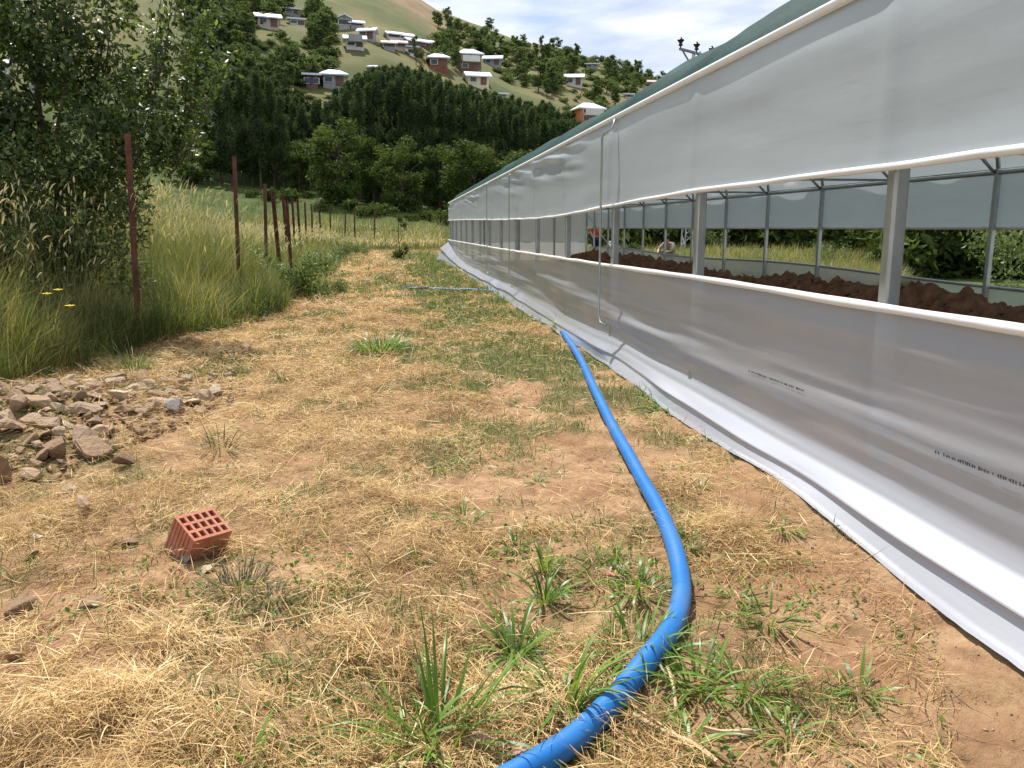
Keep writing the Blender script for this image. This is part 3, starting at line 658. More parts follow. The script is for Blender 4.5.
def house(px, pyb, wpx, hpx, kind, wall, roof, label, rot=0, storeys=1, group=None):
    b = hit(px, pyb, 88, 258); k = b.y / 820 / math.cos(math.atan2(b.x, b.y)); w = wpx * k * .76; h = hpx * k * .84; d = w * .75
    H = thing('village_house', label, 'house', b, group); Rm = Matrix.Rotation(rot, 3, 'Z')
    def lb(mb, c, s): mb.box(Rm @ Vector(c) + b, s, Rm)
    m = MB(); lb(m, (0, 0, h / 2 - 1.5), (w, d, h + 3)); m.build('wall', WALL[wall], H)
    ov = .5; rh = {'hip': .26 * w, 'gable': .22 * w, 'shed': .10 * w, 'end': .3 * w}[kind]; a, c_ = w / 2 + ov, d / 2 + ov
    if kind == 'hip': tp = [(-a * .35, 0, h + rh), (a * .35, 0, h + rh)]
    m = MB()
    if kind == 'hip':
        V = [(-a, -c_, h), (a, -c_, h), (a, c_, h), (-a, c_, h), (-a * .35, 0, h + rh), (a * .35, 0, h + rh)] + [(-a, -c_, h - .18), (a, -c_, h - .18), (a, c_, h - .18), (-a, c_, h - .18)]
        F = [(0, 1, 5, 4), (1, 2, 5), (2, 3, 4, 5), (3, 0, 4), (6, 7, 1, 0), (7, 8, 2, 1), (8, 9, 3, 2), (9, 6, 0, 3), (9, 8, 7, 6)]
    elif kind == 'gable':
        V = [(-a, -c_, h - .1), (a, -c_, h - .1), (a, 0, h + rh), (-a, 0, h + rh), (a, c_, h - .1), (-a, c_, h - .1)]; V += [(x, y, z - .2) for x, y, z in V]
        F = [(0, 1, 2, 3), (3, 2, 4, 5), (7, 6, 9, 8), (8, 9, 11, 10), (0, 6, 7, 1), (4, 10, 11, 5), (1, 7, 8, 2), (2, 8, 10, 4), (0, 3, 9, 6), (3, 5, 11, 9)]
        mm = MB(); e1 = [Rm @ Vector(v) + b for v in ((-w / 2, -d / 2, h), (-w / 2, d / 2, h), (-w / 2, 0, h + rh * .86), (w / 2, -d / 2, h), (w / 2, d / 2, h), (w / 2, 0, h + rh * .86))]
        mm.add(e1, [(0, 2, 1), (3, 4, 5), (0, 3, 5, 2), (1, 2, 5, 4)]).build('gable', WALL[wall], H)
    elif kind == 'end':
        V = [(-a, -c_, h - .1), (-a, c_, h - .1), (0, c_, h + rh), (0, -c_, h + rh), (a, c_, h - .1), (a, -c_, h - .1)]; V += [(x, y, z - .2) for x, y, z in V]
        F = [(0, 3, 2, 1), (3, 5, 4, 2), (7, 8, 9, 6), (8, 10, 11, 9), (0, 6, 9, 3), (3, 9, 11, 5), (1, 2, 8, 7), (2, 4, 10, 8), (0, 1, 7, 6), (4, 5, 11, 10)]
        mm = MB(); e1 = [Rm @ Vector(v) + b for v in ((-w / 2, -d / 2, h), (w / 2, -d / 2, h), (0, -d / 2, h + rh * .9), (-w / 2, d / 2, h), (w / 2, d / 2, h), (0, d / 2, h + rh * .9))]
        mm.add(e1, [(0, 1, 2), (4, 3, 5), (0, 2, 5, 3), (1, 4, 5, 2)]).build('gable', WALL[wall], H)
    else:
        V = [(-a, -c_, h), (a, -c_, h), (a, c_, h + rh), (-a, c_, h + rh)]; V += [(x, y, z + .25) for x, y, z in V]
        F = [(3, 2, 1, 0), (4, 5, 6, 7), (0, 1, 5, 4), (1, 2, 6, 5), (2, 3, 7, 6), (3, 0, 4, 7)]
    m.add([Rm @ Vector(v) + b for v in V], F); rf = m.build('roof', ROOF[roof], H)
    if kind in ('hip', 'gable') and wpx > 16:
        m = MB(); lb(m, (w * .18, d * .12, h + rh * .9), (.6, .6, rh * .7)); m.build('chimney', WALL['grey'], rf)
    nwin = max(2, int(w / 2.6)); sh = h / storeys
    for st in range(storeys):
        for j in range(nwin):
            x = -w / 2 + w * (j + .5) / nwin; z = sh * (st + .55)
            if st == 0 and j == nwin // 2 and wpx > 16:
                m = MB(); lb(m, (x, -d / 2 - .03, sh * .42), (1.0, .1, sh * .82)); m.build('door', WALL['brown'], H); continue
            m = MB(); lb(m, (x, -d / 2 - .02, z), (1.25, .10, min(1.35, sh * .55))); f_ = m.build('window', M['frame'], H)
            m = MB(); lb(m, (x, -d / 2 - .075, z), (1.0, .03, min(1.1, sh * .44))); m.build('pane', M['pane'], f_)
    if storeys > 1:
        m = MB(); lb(m, (0, -d / 2 - .6, sh), (w * .8, 1.2, .2)); lb(m, (0, -d / 2 - 1.17, sh + .5), (w * .8, .06, .8)); m.build('balcony', WALL['white' if wall != 'white' else 'grey'], H)
    return H
HS = [
 (268, 28, 24, 10, 'gable', 'pink', 'white', 'pink walled house with a white roof, high on the left of the hill among trees', .25, 1),
 (297, 26, 17, 5, 'shed', 'white', 'white', 'low white roofed outbuilding right of the pink walled house', .2, 1),
 (292, 15, 18, 4, 'shed', 'grey', 'white', 'highest low roofed house, above the pink walled house', .3, 1),
 (344, 29, 13, 11, 'end', 'grey', 'white', 'grey house showing its pointed gable end at the top of the village', .2, 1),
 (356, 28, 14, 5, 'gable', 'grey', 'white', 'small white roofed house touching the right of the gable end house', .2, 1),
 (355, 48, 21, 9, 'gable', 'white', 'white', 'white two storey house with balcony above the bare slope', .1, 2),
 (368, 40, 17, 9, 'gable', 'grey', 'white', 'grey house rising behind the white balcony house', -.25, 1),
 (393, 40, 14, 6, 'gable', 'white', 'white', 'uppermost house at the left end of the stepped row of white roofs', .3, 1),
 (389, 50, 13, 7, 'gable', 'grey', 'rose', 'small house with faded pink roof below the stepped row', .1, 1),
 (399, 50, 14, 7, 'gable', 'pink', 'rose', 'pinkish house right of the other faded pink roof', .1, 1),
 (404, 41, 18, 5, 'gable', 'white', 'white', 'second white roof of the stepped row, counting down from the left', .4, 1),
 (413, 46, 17, 5, 'gable', 'brown', 'white', 'third white roof of the stepped row with dark wooden walls', .4, 1),
 (424, 48, 20, 5, 'gable', 'brown', 'white', 'lowest long white roof at the right end of the stepped row', .4, 1),
 (413, 56, 9, 8, 'shed', 'white', 'blue', 'narrow white house standing under the stepped row', .1, 1),
 (438, 69, 22, 11, 'hip', 'red', 'white', 'red brick house with a white hipped roof, left of the big brown house', .05, 1),
 (469, 72, 27, 18, 'hip', 'brown', 'white', 'large dark brown two storey house with a white hipped roof', .1, 2),
 (493, 66, 20, 7, 'gable', 'grey', 'blue', 'low annexe with bluish roof right of the big brown house', -.2, 1),
 (477, 86, 26, 10, 'gable', 'cream', 'white', 'cream house on the slope just below the big brown house', .1, 1),
 (499, 98, 15, 3, 'shed', 'white', 'white', 'white shed roof just above the dark wood', .1, 1),
 (312, 88, 14, 12, 'shed', 'brown', 'white', 'brown hut with flat white roof beside the blue roofed house', .1, 1),
 (334, 87, 26, 12, 'hip', 'grey', 'blue', 'grey house with a pale blue hipped roof at the upper edge of the wood', .1, 1),
 (240, 92, 12, 11, 'gable', 'cream', 'white', 'small cream house at the left end of the wood, beside the leafy shoots', .1, 1),
 (574, 86, 20, 9, 'gable', 'white', 'white', 'white house with a side lean-to among trees on the right slope', -.2, 1),
 (592, 68, 14, 3, 'shed', 'grey', 'white', 'low roof near the crest above the right slope', -.2, 1),
 (588, 124, 30, 16, 'hip', 'orange', 'white', 'orange two storey house with white roof beside the green net', .2, 2),
 (600, 126, 16, 9, 'hip', 'orange', 'blue', 'lower orange wing in front of the orange two storey house', .2, 1),
 (650, 86, 12, 4, 'gable', 'red', 'rose', 'small brick house near the right crest, close to the net roof', 0, 1),
 (628, 98, 9, 3, 'shed', 'white', 'white', 'tiny white shed down slope from the brick house by the crest', 0, 1),
 (8, 34, 20, 9, 'gable', 'grey', 'white', 'grey roofed house seen through leaves at the upper left corner', .2, 1),
 (46, 90, 26, 10, 'shed', 'grey', 'white', 'grey house with bright white fascia seen through the fruit tree', .1, 1),
 (2, 72, 16, 8, 'gable', 'white', 'white', 'white house at the left frame edge, below the grey roofed one', .1, 1),
 (374, 71, 9, 4, 'hip', 'white', 'white', 'little white hut on the bare slope above the wood', 0, 1),
 (427, 92, 9, 4, 'hip', 'white', 'white', 'little white hut sunk in the tree tops of the wood', 0, 1),
]
for a in HS: house(*a[:8], rot=a[8], storeys=a[9])

# trees over the hill side
def wanted(px, py):
    sk = 228 - 820 * float(np.interp((px - 400) / 836, _SKU, _SKT))
    if 285 < px < 432 and py < sk + 12 + (432 - px) * .0 + (28 if px < 420 else 8): return 0.0
    d = .40
    if 120 < px < 330 and py > 8: d = .95
    if px <= 120: d = .55
    if 350 < px < 410 and 48 < py < 74: d = .12
    if 450 < px < 520 and 60 < py < 105: d = .30
    if 430 < px < 470 and 70 < py < 95: d = .15
    if px > 500: d = .85
    if 505 < px < 545 and 88 < py < 104: d = .15
    if 300 < px < 330 and 50 < py < 68: d = .1
    if 218 < px < 240 and 100 < py < 150: d = .1
    return d
placed = []; tries = 0
boxes = [(a[0], a[1], a[2], a[3]) for a in HS]
while len(placed) < 283 and tries < 9000:
    tries += 1; q_ = rr.random(); px = rr.uniform(-20, 690) if q_ < .2 else rr.uniform(185, 335) if q_ < .52 else rr.uniform(425, 690); py = rr.uniform(-8, 175 if px < 235 else 118)
    if rr.random() > wanted(px, py): continue
    if (px > 470 and py > 196 - .511 * (px - 448)) or py < 0 and px < 110 or (px < 120 and rr.random() < .6) or (235 < px < 560 and py > 98) or (px < 235 and py > 150): continue
    b = hit(px, py, 92, 262)
    if b.y > 256: continue
    if any(abs(px - q[0]) < 3 + 400 / b.y and abs(py - q[1]) < 1.8 for q in placed): continue
    k = rr.randrange(7); hpx = 5.0 * 820 / b.y
    if any(abs(px - q[0]) < q[2] / 2 + 5 and -1 < py - q[1] < hpx + q[3] * .8 for q in boxes): continue
    placed.append((px, py)); skl = 228 - 820 * float(np.interp(b.x / b.y, _SKU, _SKT)); s = rr.uniform(*((8, 13) if py - skl < 12 else (11, 22))) * b.y / 820 / 5.2
    o = link('hill_tree', HILLT[k], None, loc=b); w_ = s * rr.uniform(1.1, 1.7); o.scale = (w_, w_, s * rr.uniform(.9, 1.15)); o.rotation_euler.z = rr.uniform(0, 6.28)
    tag(o, 'green leafy tree growing on the hill slope around the village houses', 'tree', 'trees scattered over the village hill')
for (px, py, s, sz, lab) in ((452, 36, 17, 1.7, 'tall dark conifer like tree on the crest at the end of the bare hilltop'), (542, 58, 21, 2.6, 'tallest slim tree on the tree lined right crest'), (549, 60, 16, 2.0, 'slim tree just right of the tallest one on the crest'), (473, 38, 9, 1.0, 'small round tree alone on the skyline right of the conifer like tree'),
        (648, 82, 13, 1.0, 'round tree on the skyline close to the net roof, left of a pair'), (662, 85, 14, 1.1, 'rightmost tree on the skyline before the net roof'), (416, 64, 26, 1.6, 'large dark tree rising in front of the stepped row of roofs')):
    b = hit(px, py, 92, 262); o = link('hill_tree', HILLT[2 if sz > 1.5 else 1], None, loc=b); s = s * b.y / 820 / (7.2 if sz > 1.5 else 5.3); o.scale = (s * (.8 if sz > 1.5 else 1.1), s * (.8 if sz > 1.5 else 1.1), s); tag(o, lab, 'tree')

HB = [shrub_mesh(540 + k, 'leaf_hill', 260, (1.1, 1.0, .7), (.25, .5)) for k in range(4)]
nb = 0
while nb < 292:
    px = rr.uniform(210, 345) if rr.random() < .36 else rr.uniform(400, 690); py = rr.uniform(6, 118)
    if rr.random() > max(.16, wanted(px, py)) or (235 < px < 560 and py > 100) or (px > 470 and py > 196 - .511 * (px - 448)): continue
    b = hit(px, py, 92, 262)
    if b.y > 257 or (py < 40 and 285 < px < 430): continue
    if any(abs(px - q[0]) < q[2] / 2 + 1 and 0 < py - q[1] < 3 + q[3] * .4 for q in boxes): continue
    nb += 1; q = rr.uniform(4.5, 10) * b.y / 820 / 1.5; o = link('hill_bush', HB[nb % 4], None, loc=b - Vector((0, 0, .2))); o.scale = (q * rr.uniform(1, 1.8), q, q); o.rotation_euler.z = rr.uniform(0, 6.28)
    tag(o, 'small green bush on the hill slope between the trees and houses', 'bush', 'bushes scattered over the village hill')
# trees beyond the far side of the greenhouse
for k, (x, y, s, h, lab) in enumerate((
    (17.5, 50, 1.5, 5.5, None), (20.5, 47, 1.6, 6.0, None), (23.5, 49, 1.5, 5.5, None), (26, 45, 1.6, 6, None), (28.5, 43, 1.6, 6, None), (31, 46, 1.7, 6, None), (22, 36, 1.3, 5.5, None),
    (17, 27, 1.15, 5.0, 'dark leafy tree beyond the far film wall, framed right of the big near post'), (19.5, 29, 1.4, 5.5, None), (14.6, 21, .95, 4.2, 'dense dark tree closest behind the far film wall, left of the bright bush'), (21, 27, 1.4, 5.6, None), (19, 23.5, 1.2, 5, None), (24.5, 33, 1.6, 6, None), (14.5, 52, 1.3, 5, None), (12, 60, 1.6, 6, None), (16, 60, 1.6, 6, None))):
    put_tree('field_tree', ROUND[k % 5], (x, y, tz(x, y) - .4), s, k * 1.3, lab or 'dark leafy tree in the row beyond the far side of the greenhouse', None if lab else 'trees beyond the greenhouse', h / 6.5)
PAL = [shrub_mesh(520 + k, 'leaf_pale', 1300, (1.0, 1.0, 1.0), (.05, .13)) for k in range(2)]
for (x, y, s, lab) in ((13.2, 16.6, 1.15, 'bright yellow green bush beyond the far film wall, at the right edge'), (12.2, 22.5, .62, 'small pale leaved bush at the dark tree foot, beyond the far wall'), (11.2, 17.6, .34, 'low yellow green weed clump left of the bright bush'), (17.5, 45, .8, 'pale bush in the grass beyond the far wall, near the white lattice pole')):
    o = link('pale_bush', PAL[0], None, loc=(x, y, tz(x, y) - .05)); o.scale = (s, s, s * 1.1); tag(o, lab, 'bush')
o = link('dark_bush', shrub_mesh(530, 'leaf_poplar', 700, (.45, .45, .5), (.08, .2)), None, loc=(9.0, 32, tz(9, 32))); o.scale = (1, 1, 1.05)
tag(o, 'small dark rounded bush beyond the far film wall, between the two people', 'bush')

for k in range(30):
    y = rr.uniform(44, 56) if k < 18 else rr.uniform(20, 30); x = y * (.26 + .42 * (k / 18 if k < 18 else 0)) if k < 18 else y * rr.uniform(.56, .85)
    o = link('hedge_shrub', SHR[k % 3], None, loc=(x, y, tz(x, y) - .1)); q = rr.uniform(1.7, 2.8) if k < 18 else rr.uniform(1.1, 1.7); o.scale = (q * 1.5, q, q * 1.2); o.rotation_euler.z = rr.uniform(0, 6)
    tag(o, 'dark bushy undergrowth shrub under the trees beyond the greenhouse', 'bush', 'undergrowth beyond the greenhouse')
# lattice pole with three insulators
lp = Vector((12.85, 36, tz(12.85, 36))); LP = thing('power_pole', 'steel lattice power pole with three dark insulators above the net roof', 'power pole', lp)
ht = 8.75
def leg(sx, sy, z): w = .27 - .15 * z / ht; return lp + Vector((sx * w, sy * w, z))
for sx in (-1, 1):
    for sy in (-1, 1): MB().bar(leg(sx, sy, -.3), leg(sx, sy, ht), .055, .055).build('leg', M['steel'], LP)
br = MB(); z = 0; k = 0
while z < ht - .4:
    for (a, b) in (((-1, -1), (1, -1)), ((1, -1), (1, 1)), ((1, 1), (-1, 1)), ((-1, 1), (-1, -1))):
        if k % 2: a, b = b, a
        br.bar(leg(*a, z), leg(*b, z + .5), .03, .03)
    z += .5; k += 1
br.build('bracing', M['steel'], LP)
A = lp + Vector((-1.0, -.75, ht - .05)); B = lp + Vector((1.0, .75, ht - .05))
MB().bar(A, B, .09, .09).build('crossarm', M['darksteel'], LP)
for e in (A, B): MB().bar(e.lerp((A + B) / 2, .12), lp + Vector((0, 0, ht - .85)), .05, .05).build('arm_brace', M['darksteel'], LP)
for f in (.02, .5, .98):
    c = A.lerp(B, f); MB().lathe([(.03, 0), (.03, .08), (.085, .09), (.09, .14), (.06, .18), (.08, .22), (.10, .25), (.15, .30), (.14, .33), (.06, .36), (.05, .41), (.03, .43)], c + Vector((0, 0, .04)), 14).build('insulator', M['insulator'], LP, smooth=True)
# thin wooden pole in the field
fp = hit(311, 196, 45, 84); FP = thing('field_pole', 'thin dark pole standing alone in the sloping green field', 'pole', fp)
MB().tube([fp + Vector((0, 0, -.3)), fp + Vector((.02, 0, 5.0))], [.07, .05], 8).build('shaft', M['bark'], FP)
MB().bar(fp + Vector((-.3, 0, 4.7)), fp + Vector((.3, 0, 4.7)), .06, .06).build('crossarm', M['bark'], FP)

# ------------------------------------------------------------------ fence posts
FENCE = [(-2.91, 9.5, 2.28), (-2.95, 15.6, 2.38), (-2.98, 18.9, 2.2), (-3.0, 21.4, 2.15), (-3.05, 23.9, 2.05), (-3.55, 27.2, 2.1), (-3.85, 31.5, 2.1), (-4.0, 34.5, 2.15), (-4.15, 38, 2.1), (-4.3, 42, 2.1), (-4.3, 46.5, 2.1), (-4.0, 49.5, 2.1), (-3.35, 51, 2.1), (-2.7, 50.5, 2.15), (-1.55, 50, 2.2)]
FL = ['tallest rusty fence post beside the stones, nearest the camera', 'second rusty fence post, standing in pale seeding grass', 'third rusty fence post from the camera, a grass ear bent over its top', 'fourth rusty fence post from the camera, leaning left', 'fifth rusty fence post, close beside the leaning one', 'sixth rusty fence post from the camera, above the yellow weeds', 'seventh rusty fence post from the camera', 'eighth rusty fence post from the camera', 'ninth rusty fence post from the camera', 'tenth rusty fence post, where the fence starts to turn', 'eleventh fence post, at the bend of the fence', 'twelfth fence post, first of the row across the end of the strip', 'thirteenth fence post, leaning right, in the row across the end', 'fourteenth fence post, thin, second from the end of the row', 'last fence post, right end of the row nearest the sapling']
LEAN = [(.035, .02), (.03, 0), (.05, 0), (-.06, .02), (-.03, 0), (-.05, 0), (-.02, 0), (-.03, 0), (0, 0), (.02, 0), (-.01, 0), (.0, 0), (.09, 0), (.03, 0), (.06, 0)]
for (x, y, h), lab, ln in zip(FENCE, FL, LEAN):
    z = tz(x, y); P = thing('fence_post', lab, 'fence post', (x, y, z), 'rusty steel fence posts')
    a = Vector((x, y, z - .35)); b = Vector((x + ln[0] * h * .8, y + ln[1], z + h)); w = .062 if y < 20 else .08
    d = (b - a); qm = d.to_track_quat('Z', 'Y').to_matrix(); mb = MB()     # angle-iron section
    sec = [(-w / 2, -w / 2), (w / 2, -w / 2), (w / 2, -w / 2 + .012), (-w / 2 + .012, -w / 2 + .012), (-w / 2 + .012, w / 2), (-w / 2, w / 2)]
    V = [a + qm @ Vector((p[0], p[1], 0)) for p in sec] + [b + qm @ Vector((p[0], p[1], 0)) for p in sec]
    mb.add(V, [(k, (k + 1) % 6, 6 + (k + 1) % 6, 6 + k) for k in range(6)] + [(5, 4, 3, 2, 1, 0), (6, 7, 8, 9, 10, 11)]).build('angle_iron', M['rust'], P)
    if y < 30:
        t = MB()
        for f in (.45, .62, .78, .93):
            c = a.lerp(b, f); t.tube([c + Vector((.04 * math.cos(g), .04 * math.sin(g), .004 * g)) for g in np.linspace(0, 9, 16)], .003, 5)
        t.build('wire_tie', M['darksteel'], P)

# ------------------------------------------------------------------ hose
def hit_up(px, py, dz):
    r = ray(px, py); t = (dz - 1.3) / r.z; return (r.x * t, r.y * t)
hp = [(-2.1, .55), (-.75, 1.25), (-.05, 1.56)] + [hit_up(*q, .04) for q in ((540, 754), (600, 707), (640, 668), (664, 640), (677, 612), (682, 580), (676, 548), (661, 510), (641, 475), (619, 437), (597, 395), (579, 357))] + [(1.955, 9.8), (2.10, 11.5), (2.22, 13.4), (2.17, 15.2), (1.93, 16.35), (1.45, 16.95), (.8, 17.25), (.03, 17.45)]
def spline(P, n):
    out = []
    for i in range(len(P) - 1):
        p0 = Vector(P[max(i - 1, 0)]); p1 = Vector(P[i]); p2 = Vector(P[i + 1]); p3 = Vector(P[min(i + 2, len(P) - 1)])
        for k in range(n):
            t = k / n; out.append(.5 * ((2 * p1) + (-p0 + p2) * t + (2 * p0 - 5 * p1 + 4 * p2 - p3) * t * t + (-p0 + 3 * p1 - 3 * p2 + p3) * t ** 3))
    out.append(Vector(P[-1])); return out
hpts = [Vector((p.x, p.y, tz(p.x, p.y))) for p in spline([(a, b, 0) for a, b in hp], 12)]
_z = np.array([p.z for p in hpts]); _k = np.ones(19) / 19; _zs = np.convolve(np.pad(_z, 9, mode='edge'), _k, mode='valid')
for p, z in zip(hpts, _zs): p.z = z + .036
PIPE = np.array([(p.x, p.y) for p in hpts])
def off_pipe(x, y, d=.055):
    out = np.ones(len(x), bool)
    for a, b in zip(PIPE[:-1], PIPE[1:]):
        ab = b - a; t = np.clip(((x - a[0]) * ab[0] + (y - a[1]) * ab[1]) / (ab @ ab + 1e-9), 0, 1); out &= (x - a[0] - t * ab[0]) ** 2 + (y - a[1] - t * ab[1]) ** 2 > d * d
    return out | (rng.random(len(x)) < .10)
HO = thing('water_pipe', 'long bright blue plastic water pipe winding over the dry ground', 'water pipe', (0.9, 2.7, 0))
MB().tube(hpts, .0355, 18).build('pipe', M['hose'], HO, smooth=True)
e0, e1 = hpts[-14], hpts[-1]
MB().tube([e1 + (e1 - hpts[-2]).normalized() * -.55, e1 + (e1 - hpts[-2]).normalized() * .04], .042, 16).build('end_sleeve', M['hose_dark'], HO, smooth=True)
w_ = MB(); 
for k in range(len(hpts) - 55, len(hpts) - 25): pass
# couplings on the pipe
# ------------------------------------------------------------------ brick
def brick():
    bx, by, bz = .19, .135, .19                      # local x width, y thickness, z height (holes run along z)
    nxh, nyh = 5, 3; g = .012; cell_w = (bx - g) / nxh; cell_h = (by - g) / nyh; V = []; F = []; idx = {}
    mb = MB()
    xsb = [-bx / 2]; 
    for k in range(nxh): x0 = -bx / 2 + g + k * cell_w; xsb += [x0, x0 + cell_w - g]
    xsb.append(bx / 2)
    ysb = [-by / 2]
    for k in range(nyh): y0 = -by / 2 + g + k * cell_h; ysb += [y0, y0 + cell_h - g]
    ysb.append(by / 2)
    for i in range(len(xsb) - 1):
        for j in range(len(ysb) - 1):
            if i % 2 == 1 and j % 2 == 1:              # hole: inner walls and a floor deep inside
                x0, x1, y0, y1 = xsb[i], xsb[i + 1], ysb[j], ysb[j + 1]; zt, zb_ = bz / 2, -bz / 2 + .02
                mb.add([(x0, y0, zt), (x1, y0, zt), (x1, y1, zt), (x0, y1, zt), (x0, y0, zb_), (x1, y0, zb_), (x1, y1, zb_), (x0, y1, zb_)], [(0, 4, 5, 1), (1, 5, 6, 2), (2, 6, 7, 3), (3, 7, 4, 0), (4, 7, 6, 5)])
            else: mb.add([(xsb[i], ysb[j], bz / 2), (xsb[i + 1], ysb[j], bz / 2), (xsb[i + 1], ysb[j + 1], bz / 2), (xsb[i], ysb[j + 1], bz / 2)], [(0, 1, 2, 3)])
    # outside with ribs
    ring = []
    def side(a, b, nrm):
        n = 14
        for k in range(n):
            f0 = k / n; dd = (.0035 if nrm[0] else .0008) if k % 2 else 0
            p = Vector(a).lerp(Vector(b), f0); p2 = Vector(a).lerp(Vector(b), (k + 1) / n)
            for pp in (p, p2): ring.append(pp - Vector(nrm) * dd * (0 if k in (0, n - 1) else 1))
    side((-bx / 2, -by / 2, 0), (bx / 2, -by / 2, 0), (0, -1, 0)); side((bx / 2, -by / 2, 0), (bx / 2, by / 2, 0), (1, 0, 0)); side((bx / 2, by / 2, 0), (-bx / 2, by / 2, 0), (0, 1, 0)); side((-bx / 2, by / 2, 0), (-bx / 2, -by / 2, 0), (-1, 0, 0))
    n = len(ring); V = [(p.x, p.y, -bz / 2) for p in ring] + [(p.x, p.y, bz / 2) for p in ring]
    mb.add(V, [(k, (k + 1) % n, n + (k + 1) % n, n + k) for k in range(n)] + [tuple(range(n - 1, -1, -1))])
    return mb
bk = brick().build('hollow_brick', M['clay'])
bp = hit(188, 561); bk.location = (bp.x + .02, bp.y + .09, bp.z + .05); bk.rotation_mode = 'QUATERNION'; bk.rotation_quaternion = (Matrix.Rotation(R(24), 3, 'Y') @ Matrix.Rotation(R(17), 3, 'X') @ Matrix.Rotation(R(50), 3, 'Z')).to_quaternion(); bk.scale = (.93, 1.10, .95)
tag(bk, 'broken red hollow clay brick tilted on the dry straw', 'brick')

# ------------------------------------------------------------------ stones
def stone_mesh(seed, flat=1.0):
    r2 = random.Random(seed); bm = bmesh.new()
    for k in range(r2.randint(10, 16)):
        v = Vector((r2.gauss(0, 1), r2.gauss(0, 1), r2.gauss(0, 1))).normalized() * r2.uniform(.8, 1.05); bm.verts.new((v.x, v.y * r2.uniform(.75, .95), v.z * flat))
    bmesh.ops.convex_hull(bm, input=bm.verts); 
    bmesh.ops.delete(bm, geom=[v for v in bm.verts if not v.link_faces], context='VERTS')
    bmesh.ops.dissolve_limit(bm, angle_limit=R(14), verts=bm.verts, edges=bm.edges)
    bmesh.ops.bevel(bm, geom=list(bm.edges), offset=.07, segments=1, affect='EDGES')
    bmesh.ops.triangulate(bm, faces=bm.faces)
    bmesh.ops.subdivide_edges(bm, edges=bm.edges, cuts=1)
    for v in bm.verts: v.co += v.co.normalized() * r2.uniform(-.035, .035)
    me = bpy.data.meshes.new('stone'); bm.to_mesh(me); bm.free(); return me
def stonemat():
    m, t = mat_new('rubble_stone'); o = N(t, 'ShaderNodeOutputMaterial'); p = N(t, 'ShaderNodeBsdfPrincipled'); t.links.new(p.outputs[0], o.inputs[0])
    v = N(t, 'ShaderNodeTexCoord').outputs['Object']; oi = N(t, 'ShaderNodeObjectInfo')
    base = ramp(t, oi.outputs['Random'], [(0, (.27, .17, .10)), (.25, (.54, .37, .24)), (.5, (.40, .29, .205)), (.75, (.64, .455, .31)), (1, (.66, .54, .39))])
    f = tnoise(t, v, 2.2, 8, .7); c = mixc(t, ramp(t, f, [(.4, (0, 0, 0)), (.7, (.8, .8, .8))]), base, (.40, .275, .17))
    c = mixc(t, ramp(t, tnoise(t, v, 9, 6, .7), [(.5, (0, 0, 0)), (.8, (.6, .6, .6))]), c, (.24, .17, .12))
    t.links.new(c, p.inputs['Base Color']); p.inputs['Roughness'].default_value = .9; p.inputs['Specular IOR Level'].default_value = .2
    b = N(t, 'ShaderNodeBump'); b.inputs['Strength'].default_value = .7; b.inputs['Distance'].default_value = .06; t.links.new(tnoise(t, v, 5, 8, .7), b.inputs['Height']); t.links.new(b.outputs[0], p.inputs['Normal']); return m
M['stone'] = stonemat()
SM = {k: plain(k + '_stone', c, .9, 0, .28, 3, .6, dirt=tuple(v * .72 for v in c), spec=.2) for k, c in dict(pale=(.62, .50, .35), white=(.68, .63, .55), light=(.58, .45, .31), grey=(.34, .30, .265), brown=(.31, .205, .13), pinkish=(.50, .35, .27), tan=(.46, .33, .215)).items()}
STN = [stone_mesh(600 + k, (.55, .7, .85, .45)[k % 4]) for k in range(14)]
for m_ in STN: m_.materials.append(M['stone'])
def place_stone(x, y, r, lift, label, group, k=None):
    o = link('stone', STN[rr.randrange(14) if k is None else k], None, loc=(x, y, tz(x, y) + r * .32 + lift)); o.scale = (r * rr.uniform(.85, 1.3), r * rr.uniform(.8, 1.1), r * rr.uniform(.75, 1.05))
    o.rotation_euler = (rr.uniform(-.5, .5), rr.uniform(-.5, .5), rr.uniform(0, 6.28))
    if group is None:
        key = next((w for w in ('pale', 'white', 'light', 'grey', 'brown', 'pinkish', 'tan') if w in label), 'tan'); o.material_slots[0].link = 'OBJECT'; o.material_slots[0].material = SM[key]
    return tag(o, label, 'stone', group)
pile_poly = [(-3.9, 4.0), (-2.25, 3.95), (-1.8, 4.4), (-1.4, 5.4), (-1.25, 6.6), (-1.5, 7.8), (-1.75, 9.9), (-2.75, 9.9), (-2.7, 8.2), (-3.3, 7.2), (-3.9, 6.6)]
def inpoly(x, y, P):
    c = False
    for i in range(len(P)):
        (x1, y1), (x2, y2) = P[i], P[i - 1]
        if (y1 > y) != (y2 > y) and x < (x2 - x1) * (y - y1) / (y2 - y1) + x1: c = not c
    return c
st = []; t_ = 0
while len(st) < 290 and t_ < 90000:
    t_ += 1; x = rr.uniform(-3.9, -1.2); y = rr.uniform(4.0, 9.9)
    if not inpoly(x, y, pile_poly) or x / y < -.525: continue
    dens = math.exp(-(((x + 2.5) / .9) ** 2 + ((y - 5.35) / 1.5) ** 2))
    if rr.random() > .16 + dens: continue
    r = rr.choice((.035, .04, .045, .05, .055, .065, .07, .08, .095, .12)) * (1.15 if dens > .4 else .85) * (1 if y < 7.5 else .85)
    if any((x - a) ** 2 + (y - b) ** 2 < (.58 * (r + c)) ** 2 for a, b, c in st): continue
    st.append((x, y, r)); place_stone(x, y, r, 0, 'angular tan stone lying in the rubble spread below the nearest fence post', 'stones of the rubble spread')
